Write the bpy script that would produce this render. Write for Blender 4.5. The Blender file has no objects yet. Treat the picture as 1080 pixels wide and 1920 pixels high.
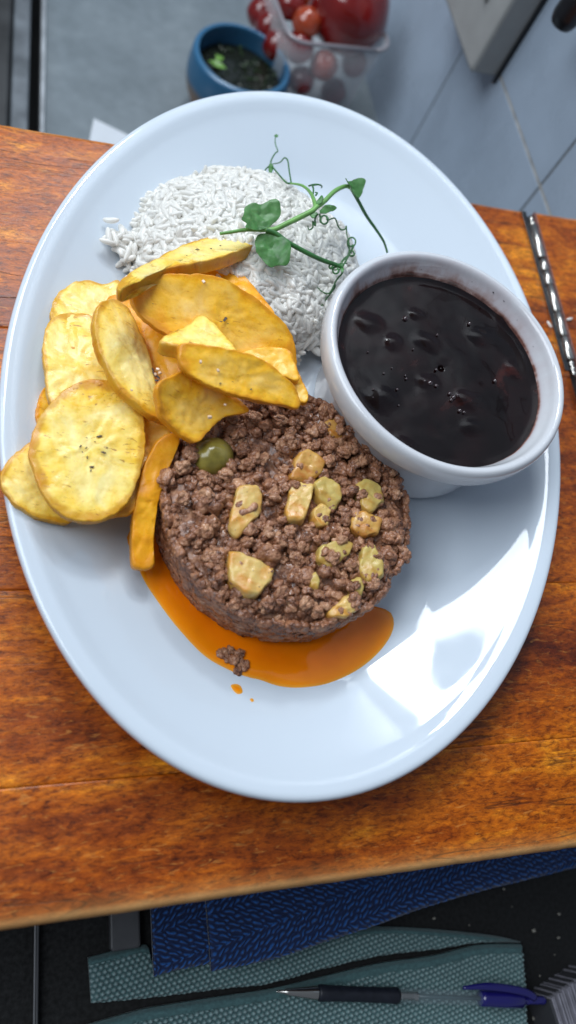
import bpy, math, random
import numpy as np
from mathutils import Vector, noise, Matrix
random.seed(7); rng = np.random.default_rng(7)
S = bpy.context.scene
U = 0.0072            # metres per modelling unit (all lengths below are in units)

# ---------------------------------------------------------------- camera
F_PX, CX, CY, HC = 1450.0, 540.0, 960.0, 38.0
RX = np.array([0.94760971, 0.01811464, 0.31891646])
RY = np.array([-0.10499348, -0.925255, 0.36452648])
RZ = np.array([0.30168231, -0.37891298, -0.8748787])
R = np.array([RX, RY, RZ])            # world = R @ (image right, image down, forward)
cam = bpy.data.cameras.new('camera'); camo = bpy.data.objects.new('camera', cam)
S.collection.objects.link(camo); S.camera = camo
right, down, fwd = R[:, 0], R[:, 1], R[:, 2]
M = Matrix(((right[0], -down[0], -fwd[0], 0), (right[1], -down[1], -fwd[1], 0),
            (right[2], -down[2], -fwd[2], HC * U), (0, 0, 0, 1)))
camo.matrix_world = M
cam.sensor_fit = 'VERTICAL'; cam.sensor_height = 36; cam.lens = F_PX / 1920 * 36
cam.clip_start = 0.01; cam.clip_end = 20
cam.dof.use_dof = True; cam.dof.focus_distance = 41.5 * U; cam.dof.aperture_fstop = 6.8

# ---------------------------------------------------------------- world, lamps, exposure
W = bpy.data.worlds.new('World'); S.world = W; W.use_nodes = True
bg = W.node_tree.nodes['Background']
bg.inputs[0].default_value = (0.72, 0.83, 1.0, 1); bg.inputs[1].default_value = 0.20

def lamp(name, az, el, dist, w, h, power, col, target=(15, 23, 1)):
    L = bpy.data.lights.new(name, 'AREA'); L.shape = 'RECTANGLE'
    L.size = w * U; L.size_y = h * U; L.energy = power; L.color = col
    o = bpy.data.objects.new(name, L); S.collection.objects.link(o)
    a, e = math.radians(az), math.radians(el)
    d = Vector((math.cos(a) * math.cos(e), math.sin(a) * math.cos(e), math.sin(e)))
    o.location = (Vector(target) + d * dist) * U
    o.rotation_euler = d.to_track_quat('Z', 'Y').to_euler()
    return o
lamp('window_light', 85, 42.6, 200, 36, 22, 6.2, (0.88, 0.95, 1.0), (20, 8, 1))
lamp('window_light_side', 76.3, 39.5, 203, 11, 18, 0.35, (0.8, 0.92, 1.0), (20, 8, 1))
lamp('glare_fill_wide', 104, 54, 190, 70, 50, 7.5, (0.88, 0.94, 1.0))  # added soft lamp that widens the glare around the window
lamp('fill_light_left', 168, 52, 180, 130, 110, 13.0, (0.84, 0.92, 1.0))  # added broad fill from the left, no known source there

S.view_settings.view_transform = 'Standard'; S.view_settings.look = 'None'
S.view_settings.exposure = 0.03; S.view_settings.gamma = 1.0
S.render.engine = 'CYCLES'
S.cycles.max_bounces = 12; S.cycles.diffuse_bounces = 6; S.cycles.transmission_bounces = 8

# ---------------------------------------------------------------- helpers
def ray(x, y): return R @ np.array([x - CX, y - CY, F_PX])
def at(x, y, z=0.0):
    d = ray(x, y); t = (z - HC) / d[2]; return np.array([d[0] * t, d[1] * t, z])
def hit(x, y, p0, n):
    d = ray(x, y); o = np.array([0, 0, HC]); t = ((np.array(p0) - o) @ np.array(n)) / (d @ np.array(n)); return o + d * t

def mesh(name, V, F, mat, parent=None, smooth=True, attrs=None, origin=None):
    V = np.asarray(V, float)
    o0 = np.zeros(3) if origin is None else np.asarray(origin, float)
    me = bpy.data.meshes.new(name)
    me.from_pydata(((V - o0) * U).tolist(), [], [tuple(int(i) for i in f) for f in F])
    if smooth: me.polygons.foreach_set('use_smooth', [True] * len(me.polygons))
    for k, v in (attrs or {}).items():
        a = me.attributes.new(k, 'FLOAT', 'POINT'); a.data.foreach_set('value', np.asarray(v, np.float32))
    me.materials.append(mat); me.update()
    return link(name, me, parent, o0)
def link(name, me, parent=None, o0=(0, 0, 0)):
    o = bpy.data.objects.new(name, me); S.collection.objects.link(o)
    if parent is not None:
        o.parent = parent; base = Vector(parent.get('_b', (0, 0, 0)))
        o.location = (Vector(o0) - base) * U
    else: o.location = Vector(o0) * U
    return o
def thing(name, label, cat, base=(0, 0, 0), group=None):
    o = bpy.data.objects.new(name, None); S.collection.objects.link(o)
    o.empty_display_size = 0.01
    o.location = Vector([float(v) for v in base]) * U; o['_b'] = [float(v) for v in base]
    return tag(o, label, cat, group)
def tag(o, label=None, cat=None, group=None, kind=None):
    if label: o['label'] = label
    if cat: o['category'] = cat
    if group: o['group'] = group
    if kind: o['kind'] = kind
    return o

def grid_faces(nr, nc, close=True, off=0):
    F = []
    for i in range(nr - 1):
        for j in range(nc if close else nc - 1):
            k = (j + 1) % nc
            F.append((off + i * nc + j, off + i * nc + k, off + (i + 1) * nc + k, off + (i + 1) * nc + j))
    return F
def lathe(profile, c, n=96, ax=None, cap0=False, cap1=False):
    """profile (r,z); c centre; upright."""
    V = []
    for r, z in profile:
        for j in range(n):
            a = 2 * math.pi * j / n; V.append((c[0] + r * math.cos(a), c[1] + r * math.sin(a), c[2] + z))
    F = grid_faces(len(profile), n)
    if cap0: F.append(tuple(range(n))[::-1])
    if cap1: F.append(tuple(range((len(profile) - 1) * n, len(profile) * n)))
    return np.array(V), F
def smooth_profile(P, k=6):
    P = np.array(P, float); out = []
    for i in range(len(P) - 1):
        p0 = P[max(i - 1, 0)]; p1 = P[i]; p2 = P[i + 1]; p3 = P[min(i + 2, len(P) - 1)]
        for t in np.arange(k) / k:
            out.append(0.5 * ((2 * p1) + (-p0 + p2) * t + (2 * p0 - 5 * p1 + 4 * p2 - p3) * t * t + (-p0 + 3 * p1 - 3 * p2 + p3) * t ** 3))
    out.append(P[-1]); return np.array(out)
def smooth_loop(P, n=72):
    P = np.array(P, float); m = len(P); out = []
    k = 12
    for i in range(m):
        p0, p1, p2, p3 = P[i - 1], P[i], P[(i + 1) % m], P[(i + 2) % m]
        for t in np.arange(k) / k:
            out.append(0.5 * ((2 * p1) + (-p0 + p2) * t + (2 * p0 - 5 * p1 + 4 * p2 - p3) * t * t + (-p0 + 3 * p1 - 3 * p2 + p3) * t ** 3))
    out = np.array(out); d = np.r_[0, np.cumsum(np.linalg.norm(np.roll(out, -1, 0) - out, axis=1))]
    oo = np.vstack([out, out[:1]]); s = np.linspace(0, d[-1], n, endpoint=False)
    return np.array([np.interp(s, d, oo[:, q]) for q in range(P.shape[1])]).T
def fbm(V, sc, oct=3, seed=0.0):
    return np.array([noise.fractal(Vector((v[0] * sc + seed, v[1] * sc - seed, v[2] * sc + 2 * seed)), 1.0, 2.0, oct) for v in V])
def tube(P, rad, n=8, k=6):
    P = smooth_profile(P, k) if k > 1 else np.array(P, float); m = len(P)
    rad = np.interp(np.linspace(0, 1, m), np.linspace(0, 1, len(rad)), rad) if hasattr(rad, '__len__') else np.full(m, rad)
    T = np.gradient(P, axis=0); T /= np.linalg.norm(T, axis=1)[:, None] + 1e-9
    V = []; ref = np.array([0.1, 0.2, 1.0])
    u = np.cross(T[0], ref); u /= np.linalg.norm(u)
    for i in range(m):
        u = u - T[i] * (u @ T[i]); u /= np.linalg.norm(u) + 1e-9; w = np.cross(T[i], u)
        for j in range(n):
            a = 2 * math.pi * j / n; V.append(P[i] + rad[i] * (math.cos(a) * u + math.sin(a) * w))
    F = grid_faces(m, n); F.append(tuple(range(n))[::-1]); F.append(tuple(range((m - 1) * n, m * n)))
    return np.array(V), F
def box(x0, x1, y0, y1, z0, z1, b=0.0):
    """box with chamfered edges"""
    if b <= 0:
        V = [(x, y, z) for z in (z0, z1) for y in (y0, y1) for x in (x0, x1)]
        return np.array(V, float), [(0, 2, 3, 1), (4, 5, 7, 6), (0, 1, 5, 4), (2, 6, 7, 3), (0, 4, 6, 2), (1, 3, 7, 5)]
    V = []
    for (z, e) in ((z0, b), (z0 + b, 0), (z1 - b, 0), (z1 - b * .3, b * .3), (z1, b)):
        X0, X1, Y0, Y1 = x0 + e, x1 - e, y0 + e, y1 - e; c = b
        V += [(X0 + c, Y0, z), (X1 - c, Y0, z), (X1, Y0 + c, z), (X1, Y1 - c, z), (X1 - c, Y1, z), (X0 + c, Y1, z), (X0, Y1 - c, z), (X0, Y0 + c, z)]
    F = grid_faces(5, 8); F.append(tuple(range(8))[::-1]); F.append(tuple(range(32, 40)))
    return np.array(V, float), F
def merge(parts):
    V, F, o = [], [], 0
    for v, f in parts:
        V.append(np.asarray(v)); F += [tuple(i + o for i in q) for q in f]; o += len(v)
    return np.vstack(V), F
def rot_to(V, c, dirv):
    """take a shape modelled along +Z at origin, send +Z to dirv, move to c"""
    q = Vector((0, 0, 1)).rotation_difference(Vector([float(a) for a in dirv])); Mx = np.array(q.to_matrix())
    return np.asarray(V) @ Mx.T + np.array(c)

# ---------------------------------------------------------------- materials
def nt(name):
    m = bpy.data.materials.new(name); m.use_nodes = True
    n = m.node_tree.nodes; l = m.node_tree.links; b = n['Principled BSDF']; return m, n, l, b
def ramp(n, stops, interp='LINEAR'):
    r = n.new('ShaderNodeValToRGB'); r.color_ramp.interpolation = interp; e = r.color_ramp.elements
    while len(e) < len(stops): e.new(0.5)
    for k, (p, c) in zip(e, stops):
        k.position = p; k.color = (*c, 1) if len(c) == 3 else c
    return r
def coords(n, l, kind='Object', scale=(1, 1, 1), rot=(0, 0, 0)):
    t = n.new('ShaderNodeTexCoord'); mp = n.new('ShaderNodeMapping'); mp.inputs['Scale'].default_value = scale; mp.inputs['Rotation'].default_value = rot
    l.new(t.outputs[kind], mp.inputs[0]); return mp.outputs[0]
def tex(n, l, vec, kind='Noise', **kw):
    t = n.new('ShaderNodeTex' + kind)
    for k, v in kw.items():
        if k in ('feature', 'distance', 'noise_dimensions'): setattr(t, k, v)
        else: t.inputs[k].default_value = v
    l.new(vec, t.inputs['Vector']); return t
def mix(n, l, fac, a, b, mode='MIX'):
    m = n.new('ShaderNodeMix'); m.data_type = 'RGBA'; m.blend_type = mode
    for s, v in ((m.inputs[0], fac), (m.inputs[6], a), (m.inputs[7], b)):
        if hasattr(v, 'is_linked') or hasattr(v, 'links'): l.new(v, s)
        elif isinstance(v, (int, float)): s.default_value = v
        else: s.default_value = (*v, 1)
    return m.outputs[2]
def math_(n, l, op, a, b=None):
    m = n.new('ShaderNodeMath'); m.operation = op
    for s, v in zip(m.inputs, (a, b)):
        if v is None: continue
        if isinstance(v, (int, float)): s.default_value = v
        else: l.new(v, s)
    return m.outputs[0]
def bump(n, l, b, h, strength=0.3, dist=0.001, prev=None):
    bp = n.new('ShaderNodeBump'); bp.inputs['Strength'].default_value = strength; bp.inputs['Distance'].default_value = dist
    l.new(h, bp.inputs['Height'])
    if prev is not None: l.new(prev, bp.inputs['Normal'])
    l.new(bp.outputs[0], b.inputs['Normal']); return bp.outputs[0]
def pmat(name, col, rough=0.5, metal=0.0, coat=0.0, ns=0, namp=0.15, bs=0, bd=0.0003, sss=0, alpha=None, trans=0):
    m, n, l, b = nt(name)
    b.inputs['Roughness'].default_value = rough; b.inputs['Metallic'].default_value = metal
    b.inputs['Coat Weight'].default_value = coat; b.inputs['Coat Roughness'].default_value = 0.08
    b.inputs['Base Color'].default_value = (*col, 1)
    v = coords(n, l)
    if ns:
        t = tex(n, l, v, Scale=ns, Detail=5.0)
        lo = tuple(c * (1 - namp) for c in col); hi = tuple(min(1, c * (1 + namp)) for c in col)
        r = ramp(n, [(0.3, lo), (0.7, hi)]); l.new(t.outputs[0], r.inputs[0]); l.new(r.outputs[0], b.inputs['Base Color'])
        rr = ramp(n, [(0.3, (rough * .8,) * 3), (0.7, (min(1, rough * 1.2),) * 3)]); l.new(t.outputs[0], rr.inputs[0]); l.new(rr.outputs[0], b.inputs['Roughness'])
    if bs:
        t2 = tex(n, l, v, Scale=bs, Detail=6.0); bump(n, l, b, t2.outputs[0], 0.5, bd)
    if sss: b.inputs['Subsurface Weight'].default_value = sss; b.inputs['Subsurface Radius'].default_value = (1, 1, 0.9); b.inputs['Subsurface Scale'].default_value = 0.006
    if trans: b.inputs['Transmission Weight'].default_value = trans
    return m

def wood_mat(name='board_wood', tone=1.0):
    m, n, l, b = nt(name)
    oi = n.new('ShaderNodeObjectInfo'); v = coords(n, l, scale=(1, 1, 1))
    add = n.new('ShaderNodeVectorMath'); add.operation = 'ADD'; l.new(v, add.inputs[0])
    cmb = n.new('ShaderNodeCombineXYZ'); l.new(math_(n, l, 'MULTIPLY', oi.outputs['Random'], 3.0), cmb.inputs[0]); l.new(cmb.outputs[0], add.inputs[1]); v0 = add.outputs[0]
    def mp(sc):
        q = n.new('ShaderNodeMapping'); q.inputs['Scale'].default_value = sc; l.new(v0, q.inputs[0]); return q.outputs[0]
    big = tex(n, l, mp((3.2, 15, 1)), Scale=1.0, Detail=3.0, Distortion=0.7)
    grain = tex(n, l, mp((22, 130, 10)), Scale=1.0, Detail=6.0, Roughness=0.65, Distortion=0.3)
    blot = tex(n, l, mp((45, 85, 10)), Scale=1.0, Detail=7.0, Roughness=0.72, Distortion=0.5)
    fine = tex(n, l, mp((230, 520, 50)), Scale=1.0, Detail=4.0, Roughness=0.7)
    fac = math_(n, l, 'ADD', math_(n, l, 'MULTIPLY', big.outputs[0], 0.44), math_(n, l, 'ADD', math_(n, l, 'MULTIPLY', grain.outputs[0], 0.28), math_(n, l, 'MULTIPLY', blot.outputs[0], 0.28)))
    r = ramp(n, [(0.38, tuple(c * tone for c in (0.085, 0.011, 0.001))), (0.465, tuple(c * tone for c in (0.27, 0.050, 0.002))), (0.54, tuple(c * tone for c in (0.44, 0.102, 0.003))), (0.63, tuple(c * tone for c in (0.74, 0.26, 0.012)))])
    l.new(fac, r.inputs[0]); col = r.outputs[0]
    fr = ramp(n, [(0.34, (0.30, 0.22, 0.18)), (0.5, (1, 1, 1)), (0.68, (1.35, 1.4, 1.3))]); l.new(fine.outputs[0], fr.inputs[0])
    col = mix(n, l, 0.7, col, fr.outputs[0], 'MULTIPLY')
    tk = tex(n, l, mp((190, 620, 60)), Scale=1.0, Detail=5.0, Roughness=0.75, Distortion=1.2); tkr = ramp(n, [(0.36, (0.22, 0.15, 0.12)), (0.47, (0.9, 0.88, 0.86)), (0.56, (1.05, 1.05, 1.0)), (0.70, (1.7, 1.9, 2.0))]); l.new(tk.outputs[0], tkr.inputs[0])
    col = mix(n, l, 0.75, col, tkr.outputs[0], 'MULTIPLY')
    # long dark grain cracks
    cr = tex(n, l, mp((4, 75, 3)), Scale=1.0, Detail=3.0, Distortion=0.4)
    crr = ramp(n, [(0.492, (0, 0, 0)), (0.5, (1, 1, 1)), (0.508, (0, 0, 0))]); l.new(cr.outputs[0], crr.inputs[0])
    msk = tex(n, l, mp((9, 20, 3)), Scale=1.0, Detail=1.0); mr = ramp(n, [(0.48, (0, 0, 0)), (0.55, (1, 1, 1))]); l.new(msk.outputs[0], mr.inputs[0])
    crk = math_(n, l, 'MULTIPLY', crr.outputs[0], mr.outputs[0])
    col = mix(n, l, math_(n, l, 'MULTIPLY', crk, 0.75), col, (0.035, 0.008, 0.002))
    sv = n.new('ShaderNodeMapping'); sv.inputs['Scale'].default_value = (40, 900, 5); sv.inputs['Rotation'].default_value = (0, 0, -0.75); l.new(v0, sv.inputs[0])
    st = tex(n, l, sv.outputs[0], 'Voronoi', Scale=1.0); str_ = ramp(n, [(0.035, (1, 1, 1)), (0.05, (0, 0, 0))]); l.new(st.outputs['Distance'], str_.inputs[0])
    stm = tex(n, l, mp((22, 22, 3)), Scale=1.0, Detail=0.0); stmr = ramp(n, [(0.56, (0, 0, 0)), (0.60, (1, 1, 1))]); l.new(stm.outputs[0], stmr.inputs[0])
    col = mix(n, l, math_(n, l, 'MULTIPLY', math_(n, l, 'MULTIPLY', str_.outputs[0], stmr.outputs[0]), 0.6), col, (0.75, 0.36, 0.12))
    # small worn flecks and scratches
    fl = tex(n, l, mp((170, 620, 100)), Scale=1.0, Detail=4.0, Distortion=0.9); flr = ramp(n, [(0.60, (0, 0, 0)), (0.72, (1, 1, 1))]); l.new(fl.outputs[0], flr.inputs[0])
    col = mix(n, l, math_(n, l, 'MULTIPLY', flr.outputs[0], 0.5), col, (0.60, 0.24, 0.05))
    dk = tex(n, l, mp((150, 210, 100)), 'Voronoi', Scale=1.0); dkr = ramp(n, [(0.03, (1, 1, 1)), (0.07, (0, 0, 0))]); l.new(dk.outputs['Distance'], dkr.inputs[0])
    dm = tex(n, l, mp((40, 60, 100)), Scale=1.0); dmr = ramp(n, [(0.55, (0, 0, 0)), (0.62, (1, 1, 1))]); l.new(dm.outputs[0], dmr.inputs[0])
    col = mix(n, l, math_(n, l, 'MULTIPLY', math_(n, l, 'MULTIPLY', dkr.outputs[0], dmr.outputs[0]), 0.8), col, (0.05, 0.012, 0.004))
    # worn pale front edge
    at_ = n.new('ShaderNodeAttribute'); at_.attribute_name = 'wear'
    wn = math_(n, l, 'MULTIPLY', at_.outputs['Fac'], math_(n, l, 'ADD', math_(n, l, 'MULTIPLY', blot.outputs[0], 1.2), 0.15))
    col = mix(n, l, wn, col, (0.72, 0.40, 0.15))
    l.new(col, b.inputs['Base Color'])
    b.inputs['Specular IOR Level'].default_value = 0.34; rr = ramp(n, [(0.3, (0.28,) * 3), (0.7, (0.42,) * 3)]); l.new(blot.outputs[0], rr.inputs[0]); l.new(rr.outputs[0], b.inputs['Roughness'])
    h = math_(n, l, 'ADD', math_(n, l, 'MULTIPLY', grain.outputs[0], 0.5), math_(n, l, 'SUBTRACT', math_(n, l, 'MULTIPLY', fine.outputs[0], 0.6), math_(n, l, 'MULTIPLY', crk, 0.3)))
    bump(n, l, b, h, 0.35, 0.0006)
    return m

def ceramic_mat(name, stain=None):
    m, n, l, b = nt(name)
    b.inputs['Base Color'].default_value = (0.58, 0.64, 0.705, 1); b.inputs['Roughness'].default_value = 0.06
    b.inputs['Specular IOR Level'].default_value = 0.55
    v = coords(n, l)
    t = tex(n, l, v, Scale=9.0, Detail=2.0); bump(n, l, b, t.outputs[0], 0.02, 0.001)
    sc = tex(n, l, v, Scale=160.0, Detail=4.0); rr = ramp(n, [(0.35, (0.025,) * 3), (0.75, (0.06,) * 3)]); l.new(sc.outputs[0], rr.inputs[0]); l.new(rr.outputs[0], b.inputs['Roughness'])
    if stain:
        a = n.new('ShaderNodeAttribute'); a.attribute_name = 'stain'
        g = tex(n, l, coords(n, l, scale=(1, 1, 0.5)), Scale=120.0, Detail=5.0, Roughness=0.65)
        f = math_(n, l, 'MULTIPLY', a.outputs['Fac'], math_(n, l, 'MULTIPLY', g.outputs[0], 1.25))
        r = ramp(n, [(0.10, (0.60, 0.61, 0.635)), (0.34, (0.52, 0.47, 0.49)), (0.50, (0.38, 0.27, 0.25)), (0.66, (0.20, 0.09, 0.07)), (0.85, (0.07, 0.025, 0.018))]); l.new(f, r.inputs[0])
        l.new(r.outputs[0], b.inputs['Base Color'])
    return m

def chip_mat(name, tone=0.0, deep=0.0):
    """fried plantain: 'rim' attribute 0 centre .. 1 edge .. 2 underside"""
    m, n, l, b = nt(name)
    a = n.new('ShaderNodeAttribute'); a.attribute_name = 'rim'
    oi = n.new('ShaderNodeObjectInfo'); v = coords(n, l)
    add = n.new('ShaderNodeVectorMath'); add.operation = 'ADD'; l.new(v, add.inputs[0]); l.new(oi.outputs['Random'], add.inputs[1]); v = add.outputs[0]
    n1 = tex(n, l, v, Scale=70.0, Detail=4.0, Roughness=0.6, Distortion=0.8)
    n2 = tex(n, l, v, Scale=230.0, Detail=5.0, Roughness=0.65)
    rp = math_(n, l, 'POWER', a.outputs['Fac'], 5.0)
    f = math_(n, l, 'ADD', math_(n, l, 'MULTIPLY', rp, 0.34), math_(n, l, 'ADD', math_(n, l, 'MULTIPLY', n1.outputs[0], 1.15), -0.36 + deep))
    r = ramp(n, [(0.0, (0.94, 0.77, 0.30)), (0.22, (0.94, 0.69, 0.16)), (0.42, (0.92, 0.57, 0.035)), (0.60, (0.84, 0.38, 0.008)), (0.80, (0.56, 0.17, 0.004)), (1.0, (0.22, 0.05, 0.004))])
    l.new(f, r.inputs[0]); col = r.outputs[0]
    pr_ = ramp(n, [(0.3, (0.76, 0.66, 0.45)), (0.5, (1, 1, 1)), (0.7, (1.08, 1.12, 1.25))]); l.new(n2.outputs[0], pr_.inputs[0])
    col = mix(n, l, 0.6, col, pr_.outputs[0], 'MULTIPLY')
    # short brown fibres
    mp = n.new('ShaderNodeMapping'); mp.inputs['Scale'].default_value = (260, 900, 260); mp.inputs['Rotation'].default_value = (0, 0, 0.7); l.new(v, mp.inputs[0])
    w = tex(n, l, mp.outputs[0], Scale=1.0, Detail=3.0, Distortion=1.0); wr = ramp(n, [(0.63, (0, 0, 0)), (0.68, (1, 1, 1))]); l.new(w.outputs[0], wr.inputs[0])
    mk = ramp(n, [(0.42, (0, 0, 0)), (0.55, (1, 1, 1))]); l.new(n1.outputs[0], mk.inputs[0])
    col = mix(n, l, math_(n, l, 'MULTIPLY', wr.outputs[0], math_(n, l, 'MULTIPLY', mk.outputs[0], 0.75)), col, (0.32, 0.11, 0.02))
    # pith: bright yellow patches and dark seeds near the middle
    s = n.new('ShaderNodeAttribute'); s.attribute_name = 'pith'
    vo = tex(n, l, v, 'Voronoi', Scale=260.0); sr = ramp(n, [(0.16, (1, 1, 1)), (0.24, (0, 0, 0))]); l.new(vo.outputs['Distance'], sr.inputs[0])
    sm = math_(n, l, 'MULTIPLY', sr.outputs[0], math_(n, l, 'GREATER_THAN', math_(n, l, 'MULTIPLY', s.outputs['Fac'], n2.outputs[0]), 0.46))
    yel = ramp(n, [(0.35, (0, 0, 0)), (0.6, (1, 1, 1))]); l.new(math_(n, l, 'MULTIPLY', s.outputs['Fac'], n1.outputs[0]), yel.inputs[0])
    col = mix(n, l, math_(n, l, 'MULTIPLY', yel.outputs[0], 0.65), col, (0.80, 0.54, 0.015))
    col = mix(n, l, sm, col, (0.04, 0.015, 0.008))
    # crisp burnt edge
    e = ramp(n, [(0.93, (0, 0, 0)), (1.02 - .03, (1, 1, 1))]); l.new(math_(n, l, 'ADD', a.outputs['Fac'], math_(n, l, 'ADD', math_(n, l, 'MULTIPLY', n2.outputs[0], 0.12), math_(n, l, 'MULTIPLY', math_(n, l, 'SUBTRACT', n1.outputs[0], .5), 0.35))), e.inputs[0])
    col = mix(n, l, math_(n, l, 'MULTIPLY', e.outputs[0], 0.55), col, (0.46, 0.17, 0.012))
    if tone: col = mix(n, l, tone, col, (0.90, 0.37, 0.008))
    l.new(col, b.inputs['Base Color'])
    cr_ = ramp(n, [(.35, (.22,) * 3), (.6, (.5,) * 3)]); l.new(n2.outputs[0], cr_.inputs[0]); l.new(cr_.outputs[0], b.inputs['Roughness']); b.inputs['Specular IOR Level'].default_value = .4; b.inputs['Coat Weight'].default_value = 0.12; b.inputs['Coat Roughness'].default_value = 0.2
    b.inputs['Subsurface Weight'].default_value = 0.15; b.inputs['Subsurface Radius'].default_value = (1, 0.6, 0.15); b.inputs['Subsurface Scale'].default_value = 0.002
    h = math_(n, l, 'ADD', math_(n, l, 'MULTIPLY', n1.outputs[0], .35), math_(n, l, 'MULTIPLY', n2.outputs[0], 0.7))
    bump(n, l, b, h, 0.6, 0.0009)
    return m

def meat_mat(name, tone=(1, 1, 1)):
    m, n, l, b = nt(name); v = coords(n, l); oi = n.new('ShaderNodeObjectInfo')
    add = n.new('ShaderNodeVectorMath'); add.operation = 'ADD'; l.new(v, add.inputs[0]); l.new(oi.outputs['Random'], add.inputs[1]); v = add.outputs[0]
    n1 = tex(n, l, v, Scale=180.0, Detail=4.0, Roughness=0.6); n2 = tex(n, l, v, Scale=900.0, Detail=4.0, Roughness=0.7)
    r = ramp(n, [(0.34, (0.08, 0.025, 0.011)), (0.45, (0.25, 0.097, 0.045)), (0.54, (0.38, 0.168, 0.084)), (0.66, (0.62, 0.34, 0.19))])
    f = math_(n, l, 'ADD', math_(n, l, 'MULTIPLY', n1.outputs[0], 0.6), math_(n, l, 'ADD', math_(n, l, 'MULTIPLY', n2.outputs[0], 0.4), math_(n, l, 'MULTIPLY', math_(n, l, 'SUBTRACT', oi.outputs['Random'], 0.5), 0.14)))
    l.new(f, r.inputs[0]); l.new(mix(n, l, 1.0, r.outputs[0], tone, 'MULTIPLY'), b.inputs['Base Color'])
    rr = ramp(n, [(0.38, (0.16,) * 3), (0.62, (0.5,) * 3)]); l.new(n1.outputs[0], rr.inputs[0]); l.new(rr.outputs[0], b.inputs['Roughness'])
    b.inputs['Coat Weight'].default_value = 0.45; b.inputs['Coat Roughness'].default_value = 0.12
    vo = tex(n, l, v, 'Voronoi', Scale=750.0)
    h = math_(n, l, 'ADD', math_(n, l, 'MULTIPLY', vo.outputs['Distance'], -0.8), n2.outputs[0]); bump(n, l, b, h, 0.7, 0.0007)
    return m

def potato_mat(name, base, oil):
    m, n, l, b = nt(name); v = coords(n, l)
    n1 = tex(n, l, v, Scale=110.0, Detail=4.0, Distortion=0.6); n2 = tex(n, l, v, Scale=600.0, Detail=4.0)
    r = ramp(n, [(0.36, oil), (0.54, base), (0.7, tuple(min(1, c * 1.25) for c in base))]); l.new(n1.outputs[0], r.inputs[0])
    vo = tex(n, l, v, 'Voronoi', Scale=420.0); sr = ramp(n, [(0.1, (1, 1, 1)), (0.17, (0, 0, 0))]); l.new(vo.outputs['Distance'], sr.inputs[0])
    mk = ramp(n, [(0.5, (0, 0, 0)), (0.6, (1, 1, 1))]); l.new(n2.outputs[0], mk.inputs[0])
    l.new(mix(n, l, math_(n, l, 'MULTIPLY', sr.outputs[0], math_(n, l, 'MULTIPLY', mk.outputs[0], 0.7)), r.outputs[0], (0.14, 0.06, 0.03)), b.inputs['Base Color'])
    b.inputs['Roughness'].default_value = 0.38; b.inputs['Coat Weight'].default_value = 0.2; b.inputs['Coat Roughness'].default_value = 0.1
    b.inputs['Subsurface Weight'].default_value = 0.2; b.inputs['Subsurface Radius'].default_value = (1, 0.8, 0.3); b.inputs['Subsurface Scale'].default_value = 0.002
    bump(n, l, b, n2.outputs[0], 0.5, 0.0006); return m

M_wood = wood_mat(); M_plate = ceramic_mat('plate_glaze'); M_ramekin = ceramic_mat('ramekin_glaze', True)
M_chip = chip_mat('plantain_pale', 0, -0.08); M_chip2 = chip_mat('plantain_golden', 0.42, 0.09); M_chip3 = chip_mat('plantain_deep', 0.6, 0.22)
M_stick = chip_mat('plantain_stick_brown', 0.62, 0.34); M_meat = meat_mat('ground_meat'); M_meat_side = meat_mat('pressed_meat', (0.95, 1.0, 1.05))
M_pot = potato_mat('potato_flesh', (0.68, 0.47, 0.15), (0.60, 0.27, 0.04)); M_potg = potato_mat('green_flesh', (0.56, 0.42, 0.12), (0.50, 0.28, 0.05)); M_poto = potato_mat('oily_potato', (0.60, 0.34, 0.08), (0.48, 0.18, 0.025))
M_olive = pmat('olive_skin', (0.25, 0.20, 0.035), 0.22, coat=0.2, ns=180, namp=0.35, bs=300, bd=0.0001)
M_rice = pmat('boiled_rice', (0.95, 0.93, 0.885), 0.24, coat=0.3, ns=240, namp=0.05, bs=700, bd=0.0001)
b = M_rice.node_tree.nodes['Principled BSDF']; tr = M_rice.node_tree.nodes.new('ShaderNodeBsdfTranslucent'); tr.inputs[0].default_value = (.97, .96, .93, 1)
mx = M_rice.node_tree.nodes.new('ShaderNodeMixShader'); mx.inputs[0].default_value = .38; M_rice.node_tree.links.new(b.outputs[0], mx.inputs[1]); M_rice.node_tree.links.new(tr.outputs[0], mx.inputs[2]); M_rice.node_tree.links.new(mx.outputs[0], M_rice.node_tree.nodes['Material Output'].inputs['Surface'])
M_core = pmat('rice_core', (.93, .91, .87), .6)
M_green = pmat('pea_leaf', (0.045, 0.17, 0.035), 0.42, ns=350, namp=0.3, bs=900, bd=0.0002, sss=0.1)
M_stem = pmat('pea_stem', (0.16, 0.36, 0.09), 0.4, ns=200, namp=0.2)
M_tendril = pmat('pea_tendril', (0.03, 0.13, 0.03), 0.45, ns=200, namp=0.3)
M_steel = pmat('hinge_steel', (0.46, 0.44, 0.41), 0.24, metal=1.0)
M_darksteel = pmat('dark_metal', (0.05, 0.045, 0.045), 0.45, metal=0.6, ns=300, namp=0.4)
M_black = pmat('black_shelf_surface', (0.0045, 0.0045, 0.0045), 0.8, ns=500, namp=0.3, bs=1500, bd=0.0002)
M_blackp = pmat('black_plastic', (0.010, 0.010, 0.012), 0.3)
M_crumb = pmat('pale_crumb', (0.3, 0.28, 0.24), 0.7, ns=900, namp=0.3)

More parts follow.
